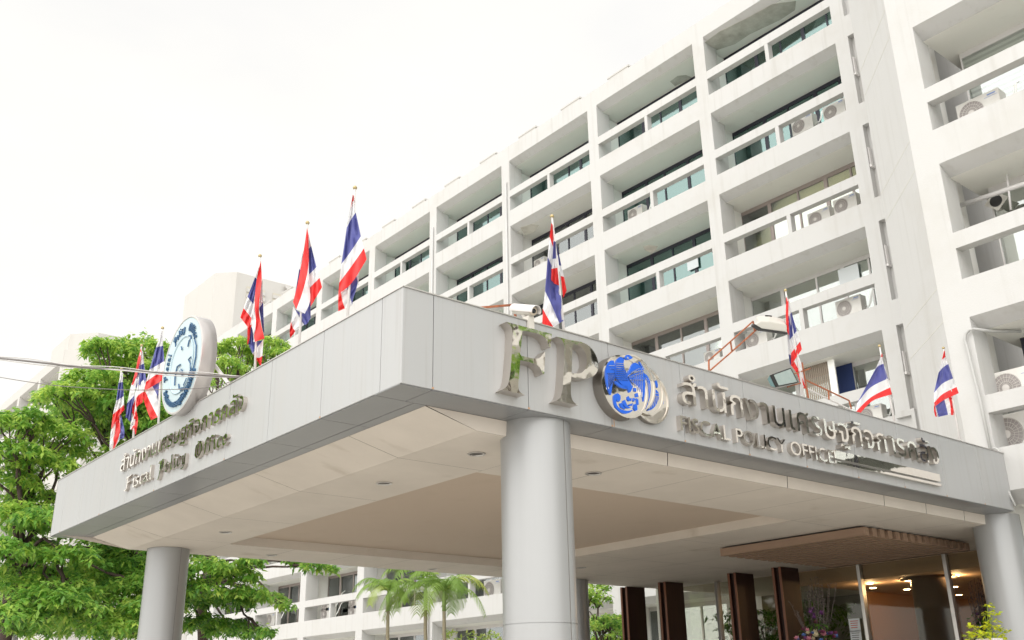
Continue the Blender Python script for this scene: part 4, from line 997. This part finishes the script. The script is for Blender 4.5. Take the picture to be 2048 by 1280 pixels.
dp = MB(); dp.smooth = True; dp.tube([(XF-.05, 35.45, 0), (XF-.05, 35.45, 22.9)], .05, 8); dp.tube([(XF-.05, 24.05+.2-5.6+11.18, 0), (XF-.05, 29.83, 22.9)], .045, 8)
dp.build('drain_pipe', WHITE, main)

# ------------------------------------------------------------------ overhead cables
def cable(name, lab, pts, r, mt, twist=False):
    t = thing(name, lab, 'cable', pts[-1])
    n = 40; line = []
    for i in range(n+1):
        s = i/n*(len(pts)-1); k = min(int(s), len(pts)-2); line.append(pts[k].lerp(pts[k+1], s-k))
    for _ in range(6):
        line = [line[0]]+[(line[i-1]+line[i]*2+line[i+1])/4 for i in range(1, n)]+[line[-1]]
    m = MB(); m.smooth = True; m.tube(line, r, 8); m.build('sheath', mt, t)
    if twist:
        l2 = [p+Vector((0, .012*cos(i*.6), .022+.012*sin(i*.6))) for i, p in enumerate(line)]
        m = MB(); m.smooth = True; m.tube(l2, r*.5, 6); m.build('messenger_wire', CABLEL, t)
        l2 = [p+Vector((0, .018*cos(i*.35), .012*sin(i*.35)-.018)) for i, p in enumerate(line)]
        m = MB(); m.smooth = True; m.tube(l2, r*.6, 6); m.build('wrapped_wire', CABLEL, t)
    return t
cable('overhead_cable', 'thick bundled overhead cable crossing in front of the round seal', [at(-300, 690, x=1.6), at(0, 716, x=2.6), at(160, 734, x=3.4), at(330, 746, x=4.3), at(484, 754, x=5.0)], .013, CABLE, True)
cable('overhead_cable', 'thin lower overhead wire sagging across the round seal', [at(-300, 700, x=1.6), at(0, 755, x=2.6), at(110, 772, x=3.1), at(260, 781, x=3.9), at(420, 777, x=4.6), at(487, 755, x=5.0)], .005, CABLE)

# ------------------------------------------------------------------ vegetation
def leaves_mesh(name, centers, m_, parent, leaf_len, leaf_w, per, droop=.5, seed=0, tone_fn=None, loc=None):
    """clusters of pointed leaves; each leaf = 2 quads folded along the midrib"""
    rng = np.random.default_rng(seed); C = np.array([tuple(c[0]) for c in centers]); T = np.array([c[1] for c in centers])
    n = len(C)*per; base = np.repeat(C, per, 0); tone = np.clip(np.repeat(T+rng.normal(0, .10, len(T)), per)+rng.normal(0, .2, n), 0, 1)
    az = rng.uniform(0, 2*pi, n); el = rng.normal(-droop, .35, n)
    d = np.stack([np.cos(az)*np.cos(el), np.sin(az)*np.cos(el), np.sin(el)], 1)
    side = np.stack([-np.sin(az), np.cos(az), rng.normal(0, .35, n)], 1); side /= np.linalg.norm(side, axis=1)[:, None]
    up = np.cross(side, d); ln = leaf_len*rng.uniform(.7, 1.25, n)[:, None]; wd = leaf_w*rng.uniform(.8, 1.2, n)[:, None]
    b0 = base+rng.normal(0, leaf_len*.22, (n, 3))
    p0 = b0; pm = b0+d*ln*.45+up*wd*.12; pl = pm+side*wd*.5-up*wd*.15; pr = pm-side*wd*.5-up*wd*.15; pt_ = b0+d*ln-np.array([0, 0, 1])*ln*.12
    V = np.stack([p0, pl, pt_, pr, pm], 1).reshape(-1, 3)
    off = root_loc(parent) if parent is not None else Vector(loc)
    V = V-np.array(off)
    idx = np.arange(n)[:, None]*5
    faces = np.concatenate([idx+np.array([[0, 1, 4]]), idx+np.array([[1, 2, 4]]), idx+np.array([[2, 3, 4]]), idx+np.array([[3, 0, 4]])], 1).reshape(-1, 3)
    me = bpy.data.meshes.new(name); me.vertices.add(len(V)); me.vertices.foreach_set('co', V.astype(np.float32).ravel())
    me.loops.add(len(faces)*3); me.loops.foreach_set('vertex_index', faces.ravel().astype(np.int32))
    me.polygons.add(len(faces)); me.polygons.foreach_set('loop_start', np.arange(0, len(faces)*3, 3, dtype=np.int32)); me.polygons.foreach_set('loop_total', np.full(len(faces), 3, dtype=np.int32))
    me.update(calc_edges=True); a = me.attributes.new('tone', 'FLOAT', 'POINT'); a.data.foreach_set('value', np.repeat(tone, 5).astype(np.float32))
    me.materials.append(m_); o = bpy.data.objects.new(name, me); COL.objects.link(o)
    if parent is not None: o.parent = parent
    else: o.location = off
    return o
def pad_clusters(c, rx, ry, rz, n, rng, tone):
    out = []
    for _ in range(n):
        a = rng.uniform(0, 2*pi); r = math.sqrt(rng.uniform(0, 1)); dome = math.sqrt(max(0, 1-r*r))
        z = dome*rz*rng.uniform(.35, 1.0)-rz*.4*r*r+rng.gauss(0, rz*.12)
        out.append((c+Vector((cos(a)*r*rx, sin(a)*r*ry, z)), tone+rng.gauss(0, .08)+(.12 if rng.random() < .25 else 0)))
    return out
def limb(mb, a, b_, r0, r1, rng, wob=.12):
    n = 6; pts = []
    L_ = (b_-a).length
    for i in range(n+1):
        t = i/n; p = a.lerp(b_, t); 
        if 0 < i < n: p = p+Vector((rng.uniform(-1, 1), rng.uniform(-1, 1), rng.uniform(-.5, 1)))*wob*L_*.25
        pts.append(p)
    mb.tube(pts, [r0+(r1-r0)*i/n for i in range(n+1)], 8)
def tree(name, label, base, fork, pads, leafm, seed, ll=.185, lw=.08, per=8, dens=78, group=None, tr=.2):
    rng = random.Random(seed); t = thing(name, label, 'tree', base, group)
    m = MB(); m.smooth = True; limb(m, base, fork, tr, tr*.7, rng, .05)
    br_ = MB(); br_.smooth = True
    cl = []
    for (c, rx, rz, tone) in pads:
        mid = fork.lerp(c, .5)+Vector((rng.uniform(-.3, .3), rng.uniform(-.3, .3), rng.uniform(-.1, .5)))
        limb(br_, fork+Vector((0, 0, rng.uniform(-.4, .2))), mid, tr*.33, tr*.18, rng); limb(br_, mid, c-Vector((0, 0, rz*.2)), tr*.18, .015, rng)
        for _ in range(3):
            e = c+Vector((rng.uniform(-1, 1)*rx*.7, rng.uniform(-1, 1)*rx*.7, rz*.1)); limb(br_, mid.lerp(c, .6), e, .03, .008, rng)
        cl += pad_clusters(c, rx, rx, rz, int(dens*rx*rx*2.2)+6, rng, tone)
    m.build('trunk', BARK, t); br_.build('branch', BARK, t)
    leaves_mesh('crown', cl, leafm, t, ll, lw, per, .45, seed)
    return t
rng = random.Random(11)
def px_pads(region, n, y0, y1, rpx, tone, tj=.15, flat=.42):
    """pads at photo positions, at their own distances"""
    out = []
    for _ in range(n):
        while True:
            u = rng.uniform(min(p[0] for p in region), max(p[0] for p in region)); v = rng.uniform(min(p[1] for p in region), max(p[1] for p in region))
            if inside((u, v), region): break
        y = rng.uniform(y0, y1); c = at(u, v, y=y); r = rpx*rng.uniform(.7, 1.25)*c.length/FPX
        out.append((c, r, r*flat, tone+rng.uniform(-tj, tj)))
    return out
def ex(lst, y, tone): 
    out = []
    for u, v, r in lst:
        c = at(u, v, y=y+rng.uniform(-1, 1)); rr = r*c.length/FPX; out.append((c, rr, rr*.42, tone+rng.uniform(-.1, .15)))
    return out
# middle tree behind the seal
b0 = at(345, 1280, y=26); b0.z = 0
padsB = ex([(225, 705, 55), (290, 700, 60), (340, 730, 40), (200, 690, 30), (255, 745, 70), (190, 760, 55), (150, 790, 60), (115, 800, 45), (300, 770, 60), (240, 800, 70), (330, 800, 50)], 26, .62)
padsB += px_pads([(140, 820), (345, 800), (330, 870), (140, 960)], 13, 24, 28, 55, .62)
padsB += px_pads([(0, 1010), (180, 1060), (370, 1110), (380, 1200), (250, 1230), (120, 1160)], 20, 23, 28, 55, .52)
tree('shade_tree', 'tall layered bright green tree rising behind the flags and seal', b0, at(330, 1130, y=26), padsB, LEAF, 3, group='trees behind the canopy')
# left tree
b1 = at(15, 1280, y=25); b1.z = 0
padsA = ex([(20, 850, 55), (60, 835, 40), (110, 870, 60), (35, 905, 60), (90, 930, 60), (20, 970, 60), (70, 1000, 55), (130, 905, 45), (30, 1035, 60), (95, 1050, 70)], 25, .6)
padsA += px_pads([(0, 1060), (170, 1080), (270, 1150), (280, 1280), (0, 1280)], 22, 22, 27, 55, .52)
tree('shade_tree', 'leafy green tree at the far left edge with low boughs', b1, at(30, 1120, y=25), padsA, LEAF, 5, group='trees behind the canopy')
# right tree of the group
b2 = at(420, 1280, y=30); b2.z = 0
padsC = ex([(440, 700, 28), (480, 690, 32), (545, 692, 36), (455, 730, 35), (500, 712, 30), (560, 705, 22), (470, 755, 40), (430, 745, 30), (405, 765, 22), (520, 725, 26)], 30, .68)
padsC += ex([(420, 1135, 45), (470, 1150, 50), (400, 1180, 45), (450, 1200, 55), (500, 1190, 45), (540, 1195, 30), (570, 1212, 18), (400, 1250, 50), (470, 1260, 50), (520, 1265, 30), (505, 1120, 30), (590, 1125, 20), (630, 1130, 26), (655, 1136, 18)], 25, .5)
tree('shade_tree', 'green tree right of the left column with a bough below the soffit', b2, at(410, 1150, y=28), padsC, LEAF, 8, group='trees behind the canopy')
gs = thing('garden_shrub', 'shrubs seen through the glass between the timber fins', 'shrub', (22.5, 16.5, 0))
cl = [(Vector((rng.uniform(21.6, 23.8), rng.uniform(14.7, 18.2), rng.uniform(.8, 3.7))), .35) for _ in range(1000)]
leaves_mesh('foliage', cl, LEAFD, gs, .17, .07, 6, .3, 14)
m = MB()
for _ in range(7): m.tube([(22.6+rng.gauss(0, .2), 16.6+rng.gauss(0, .5), 0), (22.6+rng.gauss(0, .5), 16.6+rng.gauss(0, .8), 3.2)], .02, 5)
m.build('stem', BARK, gs)
# tree seen past the rear column
b3 = at(1205, 1280, y=21.5); b3.z = 0
padsD = px_pads([(1165, 1165), (1245, 1175), (1250, 1290), (1165, 1290)], 20, 20.8, 23, 30, .62)
tree('garden_tree', 'small sunlit tree seen between the rear column and first timber fin', b3, at(1205, 1300, y=21.5), padsD, LEAF, 9, ll=.13, lw=.07, per=6, dens=60, tr=.07)
# street trees and hedge behind the viewer that the steel letters mirror
for k, (x, y, h, lab) in enumerate(((13.3, -2.6, 11.2, 'slender forecourt tree right of the viewer, before the near wing'), (-1.8, 28.5, 12.0, 'roadside tree left of the view, facing the side fascia lettering'), (-4.6, 31.0, 12.5, 'second roadside tree left of the view, behind the first'))):
    if k: pads_n, rs_ = 20, 1.5
    else: pads_n, rs_ = 11, 1.0
    rr_ = random.Random(50+k); pads = [(Vector((x+rr_.uniform(-1.5, 1.5), y+rr_.uniform(-1.6, 1.6), h*rr_.uniform(.55, 1))), rr_.uniform(.5, .8)*rs_, .4*rs_, .5+rr_.uniform(-.2, .2)) for _ in range(pads_n)]
    tree('forecourt_tree', lab, Vector((x, y, 0)), Vector((x, y, h*.5)), pads, LEAF, 60+k, ll=.3, lw=.14, per=6, dens=20, tr=.14)

# palms
def palm(label, base, top, n, fl_, seed):
    rng = random.Random(seed); t = thing('palm_tree', label, 'palm', base, 'slender palms below the canopy line')
    m = MB(); m.smooth = True; limb(m, base, top, .07, .045, rng, .03); m.build('trunk', PALMT, t)
    m = MB(); m.smooth = True; m.tube([top, top+Vector((0, 0, .35)), top+Vector((0, 0, .6))], [.05, .06, .02], 8); m.build('crownshaft', mat('palm_crownshaft', (.25, .36, .10), .5) if 'palm_crownshaft' not in bpy.data.materials else bpy.data.materials['palm_crownshaft'], t)
    for k in range(n):
        a = 2*pi*k/n+rng.uniform(-.3, .3); el = rng.uniform(.35, 1.25); L_ = fl_*rng.uniform(.8, 1.15)
        spine = []; p = top+Vector((0, 0, .5)); d = Vector((cos(a)*cos(el), sin(a)*cos(el), sin(el))); st = L_/12
        for i in range(13):
            spine.append(p.copy()); p = p+d*st; d = (d+Vector((0, 0, -.17-.014*i))).normalized()
        mm = MB(); mm.tube(spine, [.014*(1-i/14) for i in range(13)], 5)
        for i in range(1, 12):
            dd = (spine[i+1]-spine[i]).normalized(); sd = dd.cross(Vector((0, 0, 1))).normalized(); ll = .38*sin(pi*(i+1.5)/15)*fl_/1.5+.06
            for sg in (-1, 1):
                for q in (0, .5):
                    bp_ = spine[i].lerp(spine[i+1], q); e = bp_+(sd*sg*.8+dd*.55+Vector((0, 0, -.35-rng.uniform(0, .35)))).normalized()*ll; w_ = dd*.018
                    mid = bp_.lerp(e, .5)+Vector((0, 0, .03)); mm.add([bp_-w_, bp_+w_, mid+w_, mid-w_, e], [(0, 1, 2, 3), (3, 2, 4)])
        o = mm.build('frond', LEAFP, t, recalc=False)
        at_ = o.data.attributes.new('tone', 'FLOAT', 'POINT'); tv = min(1, max(0, rng.gauss(.45, .22))); at_.data.foreach_set('value', [tv]*len(o.data.vertices))
for k, (u, v, y, n, f_, lab) in enumerate(((776, 1222, 24, 10, 1.15, 'smallest slender palm, left of the other two'), (851, 1212, 23, 12, 1.6, 'middle palm with broad arching fronds'), (888, 1222, 22, 12, 1.5, 'right palm with low drooping yellowish fronds'))):
    tp = at(u, v, y=y); bs = Vector((tp.x+.15, tp.y, 0)); palm(lab, bs, tp, n, f_, 70+k)
# shrubs below the palms
sb = thing('shrub', 'yellow-green shrub tips below the right palm beside the front column', 'shrub', at(950, 1300, y=23))
cl = [(at(rng.uniform(885, 1002), rng.uniform(1268, 1320), y=rng.uniform(22, 24)), .7) for _ in range(70)]
leaves_mesh('foliage', cl, LEAFP, sb, .16, .07, 6, -.5, 4)
m = MB()
for c, _ in cl[::6]: m.tube([Vector((c.x, c.y, 0)), c], .01, 5)
m.build('stem', BARK, sb)

# teal steel frame among the trees
ts = thing('steel_frame', 'dark teal steel frame half hidden among the tree trunks', 'frame', at(300, 1260, y=21))
for grp in ((((130, 1243), (250, 1243)), ((190, 1243), (188, 1290)), ((250, 1243), (300, 1247))), (((470, 1262), (520, 1258)), ((518, 1257), (518, 1290)), ((490, 1260), (516, 1280)))):
    m = MB()
    for a, b_ in grp: m.bar(at(*a, y=27.5), at(*b_, y=27.5), .09)
    m.build('steel_member', TEALST, ts)

# flower arrangements and pot plant
def flowers(label, cen, h, w_, seed, n=60):
    rng = random.Random(seed); t = thing('flower_arrangement', label, 'flowers', (cen.x, cen.y, .15), 'tall flower arrangements by the lobby door')
    m = MB(); m.smooth = True; m.lathe([(.0, 0), (.18, 0), (.12, .4), (.2, .9), (.22, 1.1)], (cen.x, cen.y, .15), 'z', 24); m.build('stand', WHMET, t)
    cols = {'purple_bloom': (.16, .05, .18), 'pink_bloom': (.55, .22, .28), 'blue_bloom': (.09, .17, .42), 'cream_bloom': (.55, .48, .32), 'wine_bloom': (.16, .03, .07)}
    zb = cen.z
    for nm, c in cols.items():
        mt = bpy.data.materials.get(nm) or mat(nm, c, .7)
        for q in range(n//5):
            a = rng.uniform(0, 2*pi); r = rng.uniform(.2, 1)*w_; zz = zb-h*.35+rng.uniform(0, .34)*h*(1-r/w_*.6)*(1.6 if 'purple' in nm or 'wine' in nm else .9)
            p = Vector((cen.x+cos(a)*r, cen.y+sin(a)*r*.7, zz)); s = rng.uniform(.045, .07); m = MB(); m.smooth = True
            for k in range(15):    # petals
                b_ = 2*pi*k/15*3+(k % 3)*.4; tl = .05+.5*(k % 3); d = Vector((cos(b_)*cos(tl), sin(b_)*cos(tl), sin(tl))); sd = Vector((-sin(b_), cos(b_), 0))
                m.add([p, p+d*s*.6+sd*s*.45, p+d*s*1.15, p+d*s*.6-sd*s*.45], [(0, 1, 2, 3)])
            m.build('bloom', mt, t, recalc=False)
    m = MB()
    for q in range(30):
        a = rng.uniform(0, 2*pi); r = rng.uniform(.1, 1.25)*w_; p0 = Vector((cen.x, cen.y, zb-h*.4)); p1 = Vector((cen.x+cos(a)*r, cen.y+sin(a)*r*.7, zb+h*rng.uniform(.15, .55)-r*.3)); mid = p0.lerp(p1, .5)+Vector((cos(a)*.04, sin(a)*.04, 0))
        m.tube([p0, mid, p1], [.008, .006, .003], 5)
        for k in range(7):
            pp_ = mid.lerp(p1, k/6); dd = Vector((rng.uniform(-1, 1), rng.uniform(-1, 1), rng.uniform(-.2, 1))).normalized()*.035; m.bar(pp_, pp_+dd, .012, .008)
    m.build('dried_stem', mat('dried_stem', (.06, .045, .04), .9) if 'dried_stem' not in bpy.data.materials else bpy.data.materials['dried_stem'], t)
    cl = [(Vector((cen.x+rng.gauss(0, w_*.5), cen.y+rng.gauss(0, w_*.35), zb-h*.3+rng.uniform(-.1, .25)*h)), .3) for _ in range(22)]
    leaves_mesh('greenery', cl, LEAFD, t, .13, .05, 4, 0, seed)
flowers('mixed pink, blue and purple flower arrangement left of the lobby notices', at(1632, 1240, y=9.8), 1.3, .42, 21)
flowers('wine and purple flower arrangement half hidden by the right column', at(1966, 1232, y=8.9), 1.3, .26, 22, 40)
pl = thing('potted_plant', 'bright yellow-green potted plant in a white planter before the right column', 'potted plant', at(1975, 1290, y=7.0))
pc = at(1975, 1260, y=7.0)
m = MB(); m.box(pc.x-.14, pc.x+.14, pc.y-.13, pc.y+.13, 1.35, at(1975, 1277, y=7.0).z); m.build('planter', WHMET, pl, bevel=.01)
m = MB(); m.box(pc.x-.11, pc.x+.11, pc.y-.1, pc.y+.1, 0, 1.35); m.build('plinth', WHMET, pl)
cl = []
for u, v in ((1935, 1275), (1950, 1265), (1945, 1250), (1965, 1262), (1985, 1268), (2005, 1272), (1995, 1252), (1985, 1238), (1975, 1245), (1990, 1225), (1975, 1228), (1980, 1215), (1968, 1255), (2012, 1262), (1958, 1274), (1975, 1270), (1998, 1262), (1940, 1262)):
    for _ in range(2): cl.append((at(u+rng.uniform(-6, 6), v+rng.uniform(-4, 4), y=7.0+rng.uniform(-.12, .12)), .55))
leaves_mesh('foliage', cl, LEAFY, pl, .075, .05, 6, .1, 5)
m = MB(); base_ = Vector((pc.x, pc.y, at(1975, 1280, y=7.0).z))
for c, _ in cl[::2]: m.tube([base_, base_.lerp(c, .5)+Vector((0, 0, .03)), c], .003, 5)
m.build('stem', mat('green_stem', (.2, .3, .05), .7), pl)
